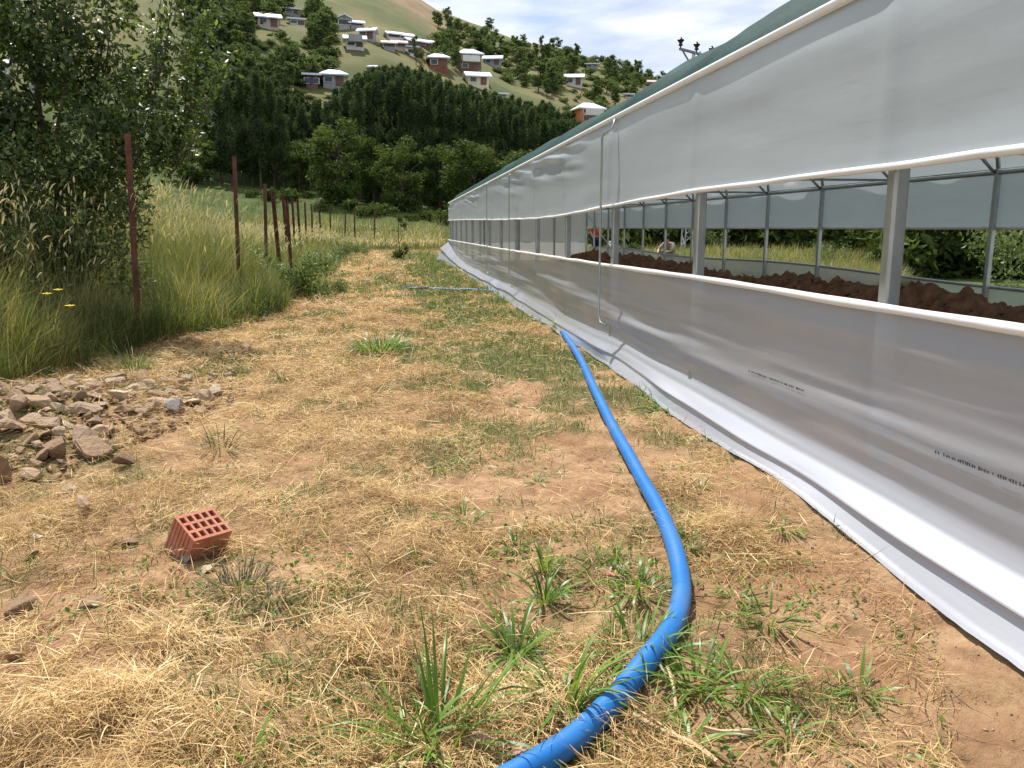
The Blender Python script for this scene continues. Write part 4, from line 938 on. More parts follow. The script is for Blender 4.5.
for (px, py, r, k, lab) in ((121, 398, .13, 1, 'pale cream flat stone, brightest in the rubble'), (176, 408, .14, 4, 'grey angular stone at the right edge of the rubble'), (58, 452, .15, 2, 'brown blocky stone over a dark gap in the rubble'), (124, 462, .10, 5, 'dusty brown stone at the lower right tip of the rubble'), (70, 490, .08, 3, 'pointed light stone near the bottom of the rubble'), (20, 345 + 62, .12, 6, 'tilted tan slab at the upper left of the rubble'), (85, 508, .085, 8, 'low tan stone just below the rubble in straw')):
    b = hit(px, py + 6); place_stone(b.x, b.y, r * .68, .02, lab, None, k)
for (px, py, r, lab) in ((30, 560, .07, 'dusty brown stone half sunk in straw at the left edge'), (38, 540, .03, 'small white stone beside the sunk brown stone'), (92, 605, .075, 'flat brown stone in straw below and left of the brick'), (20, 612, .06, 'low tan stone at the left edge, below the sunk brown one'), (130, 545, .05, 'round brown stone a hand left of the brick'), (188, 562, .045, 'grey stone under the near corner of the brick'), (205, 572, .045, 'pale tan chip in front of the brick'), (225, 648, .05, 'flat tan stone alone in straw below the brick'), (490, 752, .085, 'flat pinkish slab beside the blue pipe at the bottom'), (515, 758, .05, 'small flat stone right of the pinkish slab'), (15, 660, .04, 'whitish stone at the lower left edge')):
    b = hit(px, py); place_stone(b.x, b.y, r, -.02 * (r > .06), lab, None, 3 + (px % 3) * 4)
def chips(n, fx, name, mat, smin, smax):
    V = []; T = []
    for k in range(n):
        x, y, z = fx(); s = rr.uniform(smin, smax); b = len(V)
        pts = [Vector((rr.uniform(-1, 1), rr.uniform(-1, 1), rr.uniform(-.3, .5))) * s for _ in range(5)]
        V += [(x + p.x, y + p.y, z + p.z) for p in pts]; T += [(b, b + 1, b + 2), (b, b + 2, b + 3), (b, b + 3, b + 4), (b, b + 4, b + 1), (b + 1, b + 3, b + 2), (b + 1, b + 4, b + 3)]
    return link(name, mesh_np(name, np.array(V), None, np.array(T)), mat)
def in_pile():
    while True:
        x, y = rr.uniform(-3.9, -1.2), rr.uniform(4.1, 9.4)
        if inpoly(x, y, pile_poly): return x, y, tz(x, y) + .005
tag(chips(5000, in_pile, 'gravel', M['stone'], .012, .036), 'fine broken stone chips between the rubble stones', 'gravel', kind='stuff')
def crumbs():
    y = 1.7 * (9 / 1.7) ** rr.random(); x = rr.uniform(-.3, 1.85); return x, y, tz(x, y) + .002
def clods():
    gx_, gy_, gz_ = SOILG; i_, j_ = rr.randrange(10, len(gy_) - 10), rr.randrange(4, len(gx_) - 4); return gx_[j_], gy_[i_], gz_[i_, j_]
tag(chips(2200, clods, 'soil_clods', M['soil'], .015, .06), 'loose clods of reddish brown earth on the soil ridge in the greenhouse', 'soil clods', kind='stuff')
M['crumb'] = plain('soil_crumb', (.50, .34, .21), .95, 0, .3, 20, 0)
tag(chips(4200, crumbs, 'soil_crumbs', M['crumb'], .002, .008), 'small crumbs of dry earth on the bare soil', 'soil', kind='stuff')
for (px, py, s, lab) in ((627, 573, .035, 'larger terracotta shard lying left of the pipe bend'), (612, 577, .03, 'small terracotta shard left of the larger one'), (650, 540, .022, 'tiny reddish shard close to the blue pipe')):
    b = hit(px, py); o = link('clay_shard', stone_mesh(700 + px, .3), M['clay'], loc=(b.x, b.y, b.z + .008)); o.scale = (s * 1.3, s, s * .5); o.rotation_euler.z = px; tag(o, lab, 'shard')

# ------------------------------------------------------------------ straw, grass, weeds
def vis_xy(n, y0, y1, xl, xr, p=1.0):
    u = rng.random(n); y = y0 * (y1 / y0) ** u if p == 1 else (y0 ** (1 - p) + u * (y1 ** (1 - p) - y0 ** (1 - p))) ** (1 / (1 - p))
    lo = np.maximum(xl(y), -.68 * y - .6); hi = np.minimum(xr(y), .62 * y + .3); x = lo + (hi - lo) * rng.random(n); return x, y
def dirs(n): g = rng.uniform(0, 2 * math.pi, n); return np.stack([np.cos(g), np.sin(g)], 1)
x, y = vis_xy(600000, 1.45, 47, lambda y: edge_left(y) - .1, lambda y: np.minimum(1.9, 1.8 + y * 0), 1.25)
k = rng.random(len(x)) < (straw_mask(x, y) * .90 + .10) * (.22 + 1.05 * _n(x, y, 6.5, 5.5, 49, 3)); pile_d = np.exp(-(((x + 2.55) / .95) ** 2 + ((y - 5.45) / 1.35) ** 2)); k &= rng.random(len(x)) > pile_d * .995; k &= off_pipe(x, y, .075)
x, y = x[k], y[k]; n = len(x); sc = np.clip(y / 4.5, 1, 5)
lay = rng.random(n)
gdir = dirs(n); swirl = fbm(x * .8, y * .8, 121, 2) * 9; al = rng.random(n) < .22; gdir[al] = np.stack([np.cos(swirl + rng.normal(size=n) * .45), np.sin(swirl + rng.normal(size=n) * .45)], 1)[al]
tn = np.clip(.14 + .58 * rng.random(n) + .95 * (fbm(x * 3.2, y * 3.2, 122, 4) - .5) + .35 * (rng.random(n) < .10), 0, 1)
o = blades('dry_straw', np.stack([x, y, terrain(x, y) + .002 + .034 * lay ** 1.5 * (.3 + 2.2 * _n(x, y, 5, 5, 123, 3))], 1), gdir, rng.gamma(3.0, .0175, n) * np.sqrt(sc) + .02, rng.uniform(.0012, .0032, n) * sc, rng.normal(.10, .22, n) + .18 * (fbm(x * 4, y * 4, 124, 2) - .3), rng.normal(-.5, .85, n), tn, M['straw'], 4)
tag(o, 'mown dry yellow straw lying matted over the whole strip', 'straw', kind='stuff')
x, y = vis_xy(1800, 1.5, 20, lambda y: edge_left(y), lambda y: 1.75 + 0 * y, 1.25); k = (rng.random(len(x)) < .10 + .85 * straw_mask(x, y)) & off_pipe(x, y, .12); x, y = x[k], y[k]; n = len(x); sc = np.clip(y / 5, 1, 4)
o = blades('loose_stalks', np.stack([x, y, terrain(x, y) + .02 + .03 * rng.random(n)], 1), dirs(n), rng.uniform(.06, .26, n) * np.sqrt(sc), rng.uniform(.0022, .0036, n) * sc, rng.normal(.04, .10, n), rng.normal(-.15, .2, n), np.clip(rng.normal(.8, .15, n), 0, 1), M['straw'], 3, wtip=.6)
tag(o, 'longer pale dry stalks strewn loosely on top of the straw', 'straw', kind='stuff')
# thicker scattered stalks
for j, (px, py, ang, L, lab) in enumerate(((525, 708, .25, .13, 'short cut end of pale wood lying left of the pipe'),)):
    b = hit(px, py); d = Vector((math.cos(ang), math.sin(ang), .05)); o = MB().tube([b + Vector((0, 0, .02)) - d * L / 2, b + Vector((0, 0, .03)) + d * L / 2], [.014, .012], 8).build('wood_stick', M['wood']); tag(o, lab, 'stick')
for (p, lab) in ((((632, 722), (660, 738), (690, 752), (716, 770)), 'long dry split reed lying right of the pipe at the bottom'), (((700, 735), (722, 740), (752, 741)), 'short dry reed among the weeds right of the pipe'), (((660, 655), (672, 690), (676, 720)), 'thin dry stalk bent under the pipe bend'), (((100, 590), (150, 618), (208, 655)), 'long straight dry stalk below the brick'), (((190, 640), (290, 628), (372, 600)), 'long dry stalk crossing the straw at lower centre left')):
    P = [hit(*c) + Vector((0, 0, .02)) for c in p]; o = MB().tube(spline(P, 5), .005 if 'reed' not in lab else .009, 5).build('dry_stalk', M['wood']); tag(o, lab, 'stalk')
# short green grass in the strip
x, y = vis_xy(170000, 1.6, 46, lambda y: edge_left(y), lambda y: 1.88 + 0 * y, 1.15)
k = (rng.random(len(x)) < green_mask(x, y) * (.38 + .57 * sstep(3, 6, y))) & off_pipe(x, y, .06); x, y = x[k], y[k]; n = len(x); sc = np.clip(y / 5, 1, 5)
o = blades('short_grass', np.stack([x, y, terrain(x, y)], 1), dirs(n), rng.uniform(.03, .09, n) * np.sqrt(sc), rng.uniform(.0022, .005, n) * sc, rng.uniform(.35, 1.3, n), rng.uniform(-1.0, -.2, n), np.clip(rng.normal(.45, .2, n), 0, 1), M['grass'], 2)
tag(o, 'short green regrowth in patches over the mown strip', 'grass', kind='stuff')
# small creeping broad leaves on the soil
x, y = vis_xy(16000, 1.6, 12, lambda y: -1.2 + 0 * y, lambda y: 1.85 + 0 * y, 1.2)
k = rng.random(len(x)) < sstep(.52, .66, fbm(x * 2.1, y * 2.1, 131, 3)) * .9; x, y = x[k], y[k]; n = len(x)
V, T, tn_ = leaf_cloud(np.stack([x, y, terrain(x, y) + rng.uniform(.004, .03, n)], 1), np.tile([0, 0, 1.], (n, 1)), rng.uniform(.012, .03, n), np.clip(rng.normal(.4, .2, n), 0, 1), .15, .6)
tag(link('creeping_weeds', mesh_np('creeping_weeds', V, None, T, attrs=dict(tint=tn_)), M['weed']), 'tiny creeping leaves scattered over the bare soil', 'weeds', kind='stuff')

def tuft(px, py, n, L, Wd, label, group=None, mat='weed', up=(.5, 1.35), name='grass_tuft', bend=(-1.9, -.5), rad=.03, at=None):
    b = hit(px, py) if at is None else Vector((*at, tz(*at)))
    g = rng.uniform(0, 6.28, n); r = rad * np.sqrt(rng.random(n)); P = np.stack([b.x + r * np.cos(g), b.y + r * np.sin(g), np.full(n, b.z - .005)], 1)
    o = blades(name, P - np.array(b), np.stack([np.cos(g), np.sin(g)], 1), rng.uniform(.45, 1, n) * L * 1.42, rng.uniform(.55, 1, n) * Wd * 1.2, rng.uniform(*up, n), rng.uniform(*bend, n), np.clip(rng.normal(.5, .22, n), 0, 1), M[mat], 5, wtip=.05, twist=rng.uniform(-.35, .35, n))
    o.location = b; return tag(o, label, 'grass tuft', group)
tuft(440, 745, 85, .25, .009, 'largest green grass tuft, at the bottom centre left of the pipe', up=(.45, 1.5), rad=.085, bend=(-1.7, -.2))
tuft(405, 752, 26, .20, .011, 'spreading green tuft touching the left of the largest one', up=(.4, 1.2), rad=.07)
tuft(515, 655, 34, .17, .012, 'bright green tuft with arching blades between stick and pipe bend', up=(.5, 1.4), rad=.03)
tuft(565, 705, 40, .20, .012, 'dense green tuft against the left side of the pipe', up=(.5, 1.4), rad=.05)
tuft(545, 603, 26, .15, .012, 'upright green tuft left of the pipe bend', up=(.5, 1.45))
tuft(545, 572, 18, .12, .011, 'small green tuft straight above the upright one', up=(.6, 1.4))
tuft(517, 550, 30, .10, .009, 'low yellowish green tuft, leftmost by the reddish soil', up=(.3, 1.2), rad=.04)
tuft(640, 592, 40, .14, .010, 'wide green tuft inside the pipe bend', up=(.3, 1.2), rad=.08)
tuft(605, 580, 28, .12, .010, 'flat green tuft beside the terracotta shards', up=(.2, 1.0), rad=.07)
tuft(640, 650, 48, .17, .011, 'leafy tuft pressed against the inner side of the pipe bend', up=(.3, 1.2), rad=.09)
tuft(700, 690, 46, .15, .009, 'feathery green tuft just right of the lower pipe curve', up=(.4, 1.3), rad=.08)
tuft(745, 690, 40, .16, .009, 'green tuft in a weed patch, right of the feathery one', up=(.4, 1.3), rad=.08)
tuft(770, 622, 40, .13, .010, 'broad bladed tuft on bare soil right of the pipe', up=(.3, 1.1), rad=.07)
tuft(735, 600, 24, .10, .009, 'small tuft left of the broad bladed one', up=(.3, 1.1), rad=.05)
tuft(860, 695, 30, .10, .010, 'rightmost green tuft on the bare soil at the bottom', up=(.2, 1.0), rad=.06)
tuft(785, 735, 30, .10, .009, 'low weed tuft at the bottom, left of the rightmost one', up=(.2, 1.0), rad=.07)
tuft(690, 742, 12, .14, .012, 'sparse tuft with a broken white leaf beside the dry reed', up=(.3, 1.2))
tuft(785, 530, 26, .09, .009, 'small tuft near the white skirt of the film', up=(.3, 1.1), rad=.06)
tuft(668, 412, 60, .16, .012, 'dark green weed tuft at the edge of the film skirt', up=(.3, 1.2), rad=.12)
tuft(564, 334, 46, .26, .02, 'little weed where the pipe slips under the skirt', up=(.6, 1.4), rad=.08)
tuft(380, 352, 420, .20, .012, 'bright green round grass clump farther up the straw strip', up=(.5, 1.4), rad=.27)
tuft(420, 560, 30, .08, .008, 'small low green tuft left of the reddish soil', up=(.3, 1.2), rad=.05)
tuft(465, 517, 30, .10, .009, 'low green tuft in straw up from the reddish soil', up=(.3, 1.2), rad=.06)
tuft(655, 398, 40, .14, .012, 'weed tuft left of the dark green one by the skirt', up=(.3, 1.2), rad=.10)
tuft(250, 768, 4, .13, .013, 'single broad green blade at the bottom left', up=(1.1, 1.45), bend=(-.8, -.1), rad=.01)
tuft(240, 590, 120, .11, .005, 'greyish green fuzzy weed clump below the brick', mat='greyweed', up=(.4, 1.4), rad=.11)
tuft(272, 600, 70, .08, .005, 'small greyish weed clump right of the bigger fuzzy one', mat='greyweed', up=(.4, 1.4), rad=.07)
tuft(222, 450, 60, .16, .006, 'greyish green weed clump at the right of the rubble', mat='greyweed', up=(.4, 1.4), rad=.10)
tuft(135, 375, 90, .30, .007, 'green weed clump growing among stones at the nearest post', mat='grass', up=(.8, 1.5), rad=.14)
tuft(285, 672, 40, .06, .006, 'tiny green tuft in straw at lower left centre', up=(.3, 1.3), rad=.06)
for j in range(34):
    px, py = rr.uniform(430, 850), rr.uniform(380, 760)
    b = hit(px, py)
    if b.x > 1.75: continue
    tuft(0, 0, rr.randint(16, 26), rr.uniform(.05, .11), .007, 'small low green weed sprouting on the bare and strawy soil', 'small weeds around the pipe', at=(b.x, b.y), up=(.2, 1.2), rad=.025, name='small_weed')

# tall grass left of the strip
def tallpatch(name, n, y0, y1, hmin, hmax, wid, mat, label, p, ear=0, xlo=lambda y: -.66 * y - .5, hfun=None, tintf=(.45, .22), xr=None):
    x, y = vis_xy(n, y0, y1, xlo, xr or (lambda y: edge_left(y) + .12), p); n = len(x); sc = np.clip(y / 9, .8, 5)
    h = rng.uniform(hmin, hmax, n) * (.35 + 1.0 * _n(x, y, 1.5, 1.3, 141, 3))
    if hfun is not None: h = h * hfun(x, y)
    tn = np.clip(rng.normal(tintf[0], tintf[1], n) + .9 * (fbm(x * 1.1, y * 1.1, 142, 4) - .5) + .5 * (rng.random(n) < .14), 0, 1)
    o = blades(name, np.stack([x, y, terrain(x, y) - .01], 1), dirs(n), h, rng.uniform(.6, 1, n) * wid * sc, rng.uniform(1.05, 1.55, n), rng.uniform(-1.15, -.05, n), tn, M[mat], 4)
    tag(o, label, 'grass', kind='stuff')
def ramp_h(x, y): return np.clip(.22 + .78 * (edge_left(y) + .12 - x) / (1.0 + .9 * sstep(10, 15, y)), .22, 1) * (1 - .42 * sstep(13, 24, y))
tallpatch('tall_grass', 60000, 5.6, 15, .55, 1.5, .006, 'tallgrass', 'uncut green grass growing tall along the fence', 1.5, hfun=ramp_h)
tallpatch('far_grass', 70000, 15, 52, .7, 1.6, .005, 'tallgrass', 'tall seeding grass running along the fence into the distance', 1.6, hfun=ramp_h, tintf=(.55, .22))
# grassy verge with broad stems at the rubble edge
tallpatch('verge_weeds', 15000, 5.8, 14, .2, .75, .009, 'tallgrass', 'leafy green weeds at the foot of the tall grass', 1.4, tintf=(.38, .25), xlo=lambda y: edge_left(y) - .9)
x, y = vis_xy(60000, 5.8, 20, lambda y: np.maximum(edge_left(y) - 1.7, -.54 * y), lambda y: edge_left(y) + .22, 1.5); n = len(x)
dd = np.clip((edge_left(y) + .22 - x) / 1.2, .12, 1); hh = .72 * dd * _n(x, y, 2.2, 2, 161, 3) * rng.random(n) ** .7; k = _n(x, y, 1.1, 1.0, 162, 3) > .42; x, y, hh = x[k], y[k], hh[k]; n = len(x)
V, T, tn_ = leaf_cloud(np.stack([x, y, terrain(x, y) + hh + .01], 1), np.tile([0, 0, 1.], (n, 1)), rng.uniform(.04, .095, n) * np.clip(y / 9, .8, 2), np.clip(rng.normal(.42, .2, n) + .8 * (fbm(x * .9, y * .9, 163, 2) - .5), 0, 1), .2, .38)
tag(link('verge_leaves', mesh_np('verge_leaves', V, None, T, attrs=dict(tint=tn_)), M['grass']), 'small leaved weeds mixed into the foot of the tall grass', 'weeds', kind='stuff')
x, y = vis_xy(12000, 6.2, 18, lambda y: edge_left(y) - 1.3, lambda y: edge_left(y) + .3, 1.5); n = len(x)
o = blades('dry_stems', np.stack([x, y, terrain(x, y)], 1), dirs(n), rng.uniform(.12, .5, n) * np.clip((edge_left(y) + .4 - x) / .9, .3, 1), rng.uniform(.002, .004, n) * np.clip(y / 8, 1, 2), rng.uniform(.5, 1.5, n), rng.normal(-.6, .5, n), np.clip(rng.normal(.28, .18, n), 0, 1), M['straw'], 3)
tag(o, 'dead brown stems tangled along the edge of the tall grass', 'grass', kind='stuff')
# ears on stems
def ears(n, y0, y1, hm, hx, name, label, dens, earL, thick, xlo=lambda y: -.66 * y - .5, xr=None):
    x, y = vis_xy(n, y0, y1, xlo, xr or (lambda y: edge_left(y) - .05), 1.4); k = rng.random(n) < dens(x, y); x, y = x[k], y[k]; n = len(x); sc = np.clip(y / 10, .8, 4)
    D = dirs(n); h = rng.uniform(hm, hx, n) * (1 - .42 * sstep(13, 24, y)); up = rng.uniform(1.25, 1.52, n); P = np.stack([x, y, terrain(x, y)], 1); seg = 5
    bend = rng.uniform(-.5, .1, n)
    el = up[:, None] + bend[:, None] * np.linspace(0, 1, seg + 1); dh = np.cumsum(np.cos(el[:, :-1]) * (h / seg)[:, None], 1)[:, -1]; dz = np.cumsum(np.sin(el[:, :-1]) * (h / seg)[:, None], 1)[:, -1]
    tip = P + np.stack([D[:, 0] * dh, D[:, 1] * dh, dz], 1)
    s_ = blades(name + '_stems', P, D, h, .0035 * sc, up, bend, np.clip(rng.normal(.6, .15, n), 0, 1), M['tallgrass'], seg, wtip=.6)
    tag(s_, label[0], 'grass', kind='stuff')
    E2 = []
    eu = up + bend; el_ = rng.uniform(.6, 1, n) * earL * np.sqrt(sc); ebend = rng.uniform(-1.2, -.1, n); et = np.clip(rng.normal(.5, .2, n), 0, 1)
    for tw in (0.0, 1.57):
        e_ = blades(name + '_heads', tip, D, el_, thick * sc, eu, ebend, et, M['ears'], 4, wtip=.1, twist=np.full(n, tw)); E2.append(e_)
    a, b_ = E2; bm = bmesh.new(); bm.from_mesh(a.data); bm.from_mesh(b_.data); bm.to_mesh(a.data); bm.free(); bpy.data.objects.remove(b_)
    tag(a, label[1], 'grass ears', kind='stuff')
ears(800, 6.6, 10.5, .9, 1.75, 'wild_barley', ('thin stems of the tall grass ears at the left', 'drooping pale ears of tall grass in front of the dark bushes'), lambda x, y: .9 + 0 * x, .105, .021)
ears(15000, 11, 50, .95, 1.75, 'meadow_grass', ('stems of the pale seeding grass along the fence', 'pale golden seed heads of the grass behind the fence posts'), lambda x, y: .9 * sstep(.30, .55, fbm(x * .35, y * .25, 151, 2) + .15) * sstep(.75, 1.5, edge_left(y) - x), .17, .014)
ears(2600, 45, 60, .5, 1.0, 'back_meadow', ('stems of the tan grass band beyond the end of the strip', 'tan seed heads of the grass band beyond the end of the strip'), lambda x, y: .8 * sstep(.3, .5, fbm(x * .3, y * .3, 153, 2)), .15, .014, xlo=lambda y: -.14 * y, xr=lambda y: .05 * y)
# back meadow across the end of the strip and the grass beyond the far wall
tallpatch('back_grass', 16000, 47, 62, .6, 1.1, .005, 'tallgrass', 'band of tan seeding grass beyond the end of the strip', 1.0, xlo=lambda y: -.35 * y, tintf=(.72, .2), xr=lambda y: .06 * y + 0)
tallpatch('field_grass', 60000, 11, 60, .25, .6, .006, 'tallgrass', 'rough grass beyond the far side of the greenhouse', 1.6, xlo=lambda y: 7.95 + 0 * y, tintf=(.5, .25), xr=lambda y: .72 * y + 1)
tallpatch('slope_grass', 42000, 50, 92, .2, .5, .004, 'grass', 'green grass of the sloping field below the wood', 1.0, xlo=lambda y: -.4 * y, tintf=(.12, .2), xr=lambda y: .09 * y)

# weeds along the foot of the fence
for (px, py, s, mat, lab) in ((345, 262, .8, 'weed', 'bright green leafy weed clump under the fence, left of the straw path'), (318, 285, .75, 'grass', 'mid green weed clump between the fifth post and the path'), (296, 300, .6, 'greyweed', 'weed clump with dry whitish heads at the path edge'), (360, 256, .7, 'grass', 'far green weed clump where path and fence turn'), (335, 300, .4, 'grass', 'low weed beside the straw path, nearest of the row')):
    b = hit(px, py); me = shrub_mesh(800 + px, 'leaf_pale' if mat != 'greyweed' else 'leaf_round', 1100, (.8, .8, .75), (.05, .13)); o = link('weed_clump', me, None, loc=b); o.scale = (s, s, s); tag(o, lab, 'weed')
M['yellow'] = plain('yellow_petal', (.72, .55, .015), .5, 0, .15, 20, 0)
for (px, py, Y, lab) in ((47, 294, 7.4, 'yellow flower head in the tall grass, upper left one'), (58, 290, 7.5, 'flat yellow flower head touching the upper left one'), (70, 306, 7.3, 'yellow flower head a little lower and right')):
    c = ony(px, py, Y); g_ = Vector((c.x + .05, c.y, tz(c.x, c.y))); F_ = thing('yellow_flower', lab, 'flower', g_)
    MB().tube([g_, g_.lerp(c, .6) + Vector((.02, 0, 0)), c], .004, 5).build('stem', M['twig'], F_)
    m = MB()
    for k in range(14):
        g = k * .449 * 3; l = .045; d = Vector((math.cos(g), math.sin(g), .15)) * l; sd_ = Vector((-math.sin(g), math.cos(g), 0)) * .011
        m.add([c, c + d * .6 + sd_, c + d, c + d * .6 - sd_], [(0, 1, 2, 3)])
    m.lathe([(.012, -.008), (.014, .004), (.004, .012)], c, 10); m.build('petals', M['yellow'], F_)

# ------------------------------------------------------------------ fruit tree and dark bushes at the left
def leafy(name, label, base, blobs, n, leaf, mat, limbs, seed, cat='tree', shoots=()):
    global rng
    keep = rng; rng = np.random.default_rng(seed); rs_ = random.Random(seed); base = Vector(base); T_ = thing(name, label, cat, base); mb = MB(); C = []; Nn = []
    for (tip, r0, r1, wob) in limbs:
        tip = Vector(tip); P = []; Rr = []
        st_ = base
        for k in range(9):
            f = k / 8; p = st_.lerp(tip, f) + Vector((rs_.uniform(-1, 1), rs_.uniform(-1, 1), .6 * math.sin(f * math.pi))) * wob * math.sin(f * math.pi); P.append(p); Rr.append(r0 + (r1 - r0) * f)
        mb.tube(P, Rr, 7)
        for k in (range(3, 9) if name != 'sapling' else ()):                  # side twigs with leaves
            for j in range(3):
                g = rs_.uniform(0, 6.28); d = Vector((math.cos(g), math.sin(g), rs_.uniform(-.2, .9))).normalized(); l = rs_.uniform(.25, .7); q2 = P[k] + d * l; mb.tube([P[k], P[k] + d * l * .5 + Vector((0, 0, .03)), q2], [.008, .006, .003], 5)
                m_ = int(l * 36)
                for z in range(m_):
                    f = rs_.uniform(.15, 1.05); C.append(P[k].lerp(q2, f) + Vector((rs_.gauss(0, .05), rs_.gauss(0, .05), rs_.gauss(0, .05)))); Nn.append((rs_.gauss(0, .6), rs_.gauss(0, .6), 1))
    for (tip, frm) in shoots:
        tip = Vector(tip); frm = Vector(frm); P = [frm.lerp(tip, k / 6) + Vector((.05 * math.sin(k), 0, -.12 * math.sin(k / 6 * math.pi))) for k in range(7)]; mb.tube(P, [.011 - .0013 * k for k in range(7)], 6)
        for z in range(int((tip - frm).length * 130)):
            f = rs_.uniform(.12, 1.02); C.append(frm.lerp(tip, f) + Vector((rs_.gauss(0, .075), rs_.gauss(0, .075), rs_.gauss(0, .04) - .1 * math.sin(f * math.pi)))); Nn.append((rs_.gauss(0, .6), rs_.gauss(0, .6), 1))
    mb.build('trunk', M['bark'], T_, smooth=True)
    tot = sum(b[1][0] * b[1][1] * b[1][2] for b in blobs) or 1
    for (c, r) in blobs:
        m_ = int(n * r[0] * r[1] * r[2] / tot); d = rng.normal(size=(m_, 3)); d /= np.linalg.norm(d, axis=1)[:, None]; rr_ = rng.random(m_) ** .45
        pts = np.array(c) + d * rr_[:, None] * np.array(r); g = fbm(pts[:, 0] * 2.2 + pts[:, 2], pts[:, 1] * 2.2 + pts[:, 2] * 2.2, seed, 2); kk = g > (.49 if name == 'fruit_tree' else .40)
        C += [Vector(p) for p in pts[kk]]; Nn += [tuple(q) for q in (d[kk] + np.array([0, 0, .8]))]
    C = np.array([tuple(c) for c in C]); Nn = np.array(Nn); tint = np.clip(rng.normal(.42, .22, len(C)) + .35 * (rng.random(len(C)) < .05), 0, 1)
    V, Tt, tn = leaf_cloud(C, Nn, rng.uniform(.6, 1.15, len(C)) * leaf, tint, .22, .48); off = np.array(base)
    o = link('crown', mesh_np(name + '_crown', V - off, None, Tt, attrs=dict(tint=tn)), M[mat], T_); rng = keep
    return T_
leafy('fruit_tree', 'leafy dark green fruit tree with long shoots behind the nearest fence post', (-4.05, 10.6, tz(-4.05, 10.6)),
      [((-4.2, 10.8, 3.0), (.9, .9, .9)), ((-3.3, 10.6, 2.55), (.75, .8, .75)), ((-3.6, 10.4, 3.6), (.7, .8, .7)), ((-4.9, 10.8, 3.7), (.7, .9, .6)), ((-2.95, 10.7, 3.2), (.42, .5, .6)), ((-4.0, 10.5, 4.4), (1.0, .9, .6)), ((-4.7, 10.6, 2.3), (.7, .8, .5)), ((-3.5, 10.5, 1.9), (.6, .6, .5)), ((-5.4, 10.9, 2.7), (.35, .6, .4)), ((-2.8, 10.6, 2.3), (.3, .4, .5))], 21000, .102, 'leaf_tree',
      [((-4.2, 10.8, 4.2), .07, .015, .12), ((-3.3, 10.6, 3.6), .05, .010, .12), ((-5.0, 10.9, 3.9), .05, .010, .12), ((-3.0, 10.7, 2.9), .04, .008, .10), ((-4.6, 10.4, 3.1), .04, .008, .1), ((-3.6, 10.3, 4.4), .04, .008, .1), ((-5.5, 11, 3.0), .04, .008, .1)], 901,
      shoots=(((-2.0, 10.5, 4.05), (-2.7, 10.6, 2.2)), ((-1.95, 10.5, 3.3), (-2.75, 10.6, 1.9)), ((-2.3, 10.4, 4.4), (-2.9, 10.5, 2.8)), ((-2.22, 10.5, 3.75), (-2.75, 10.6, 1.9)), ((-2.45, 10.4, 3.4), (-2.9, 10.5, 2.1)), ((-2.6, 10.6, 4.1), (-3.0, 10.6, 2.4)), ((-3.1, 10.4, 4.6), (-3.4, 10.5, 2.9)), ((-5.2, 10.3, 3.4), (-4.7, 10.5, 2.4)), ((-5.0, 10.3, 4.2), (-4.6, 10.5, 3.0)), ((-2.35, 10.5, 2.75), (-3.0, 10.6, 2.0))))
leafy('dark_shrub', 'dense dark leafy shrub under the fruit tree, behind the tall grass', (-4.2, 9.7, tz(-4.2, 9.7)),
      [((-4.3, 9.8, 1.0), (.9, .7, .8)), ((-3.55, 9.9, 1.1), (.65, .6, .8)), ((-4.9, 9.9, 1.5), (.6, .6, .8)), ((-3.25, 10.2, 1.5), (.45, .5, .6)), ((-4.1, 10, 1.9), (.8, .6, .5)), ((-4.6, 9.2, 1.1), (.6, .5, .7)), ((-3.9, 9.3, .8), (.6, .5, .6)), ((-5.2, 9.6, .9), (.5, .5, .8))], 26000, .07, 'leaf_tree', [((-4.4, 9.8, 1.6), .03, .006, .08), ((-3.6, 9.9, 1.5), .03, .006, .08), ((-4.9, 9.9, 1.8), .03, .006, .08)], 902, 'shrub')
# sapling at the end of the strip
sp = Vector((-.03, 34.5, tz(-.03, 34.5)))
leafy('sapling', 'young sapling standing alone at the end of the mown strip', sp, [((sp.x, sp.y, 1.65), (.16, .16, .22)), ((sp.x + .2, sp.y, 1.4), (.14, .14, .2)), ((sp.x - .15, sp.y, 1.25), (.18, .18, .08)), ((sp.x - .22, sp.y, 2.1), (.26, .12, .04)), ((sp.x, sp.y, .25), (.35, .3, .22)), ((sp.x + .25, sp.y, .5), (.12, .12, .3))], 900, .13, 'leaf_round', [((sp.x - .05, sp.y, 2.1), .022, .008, .03)], 903)

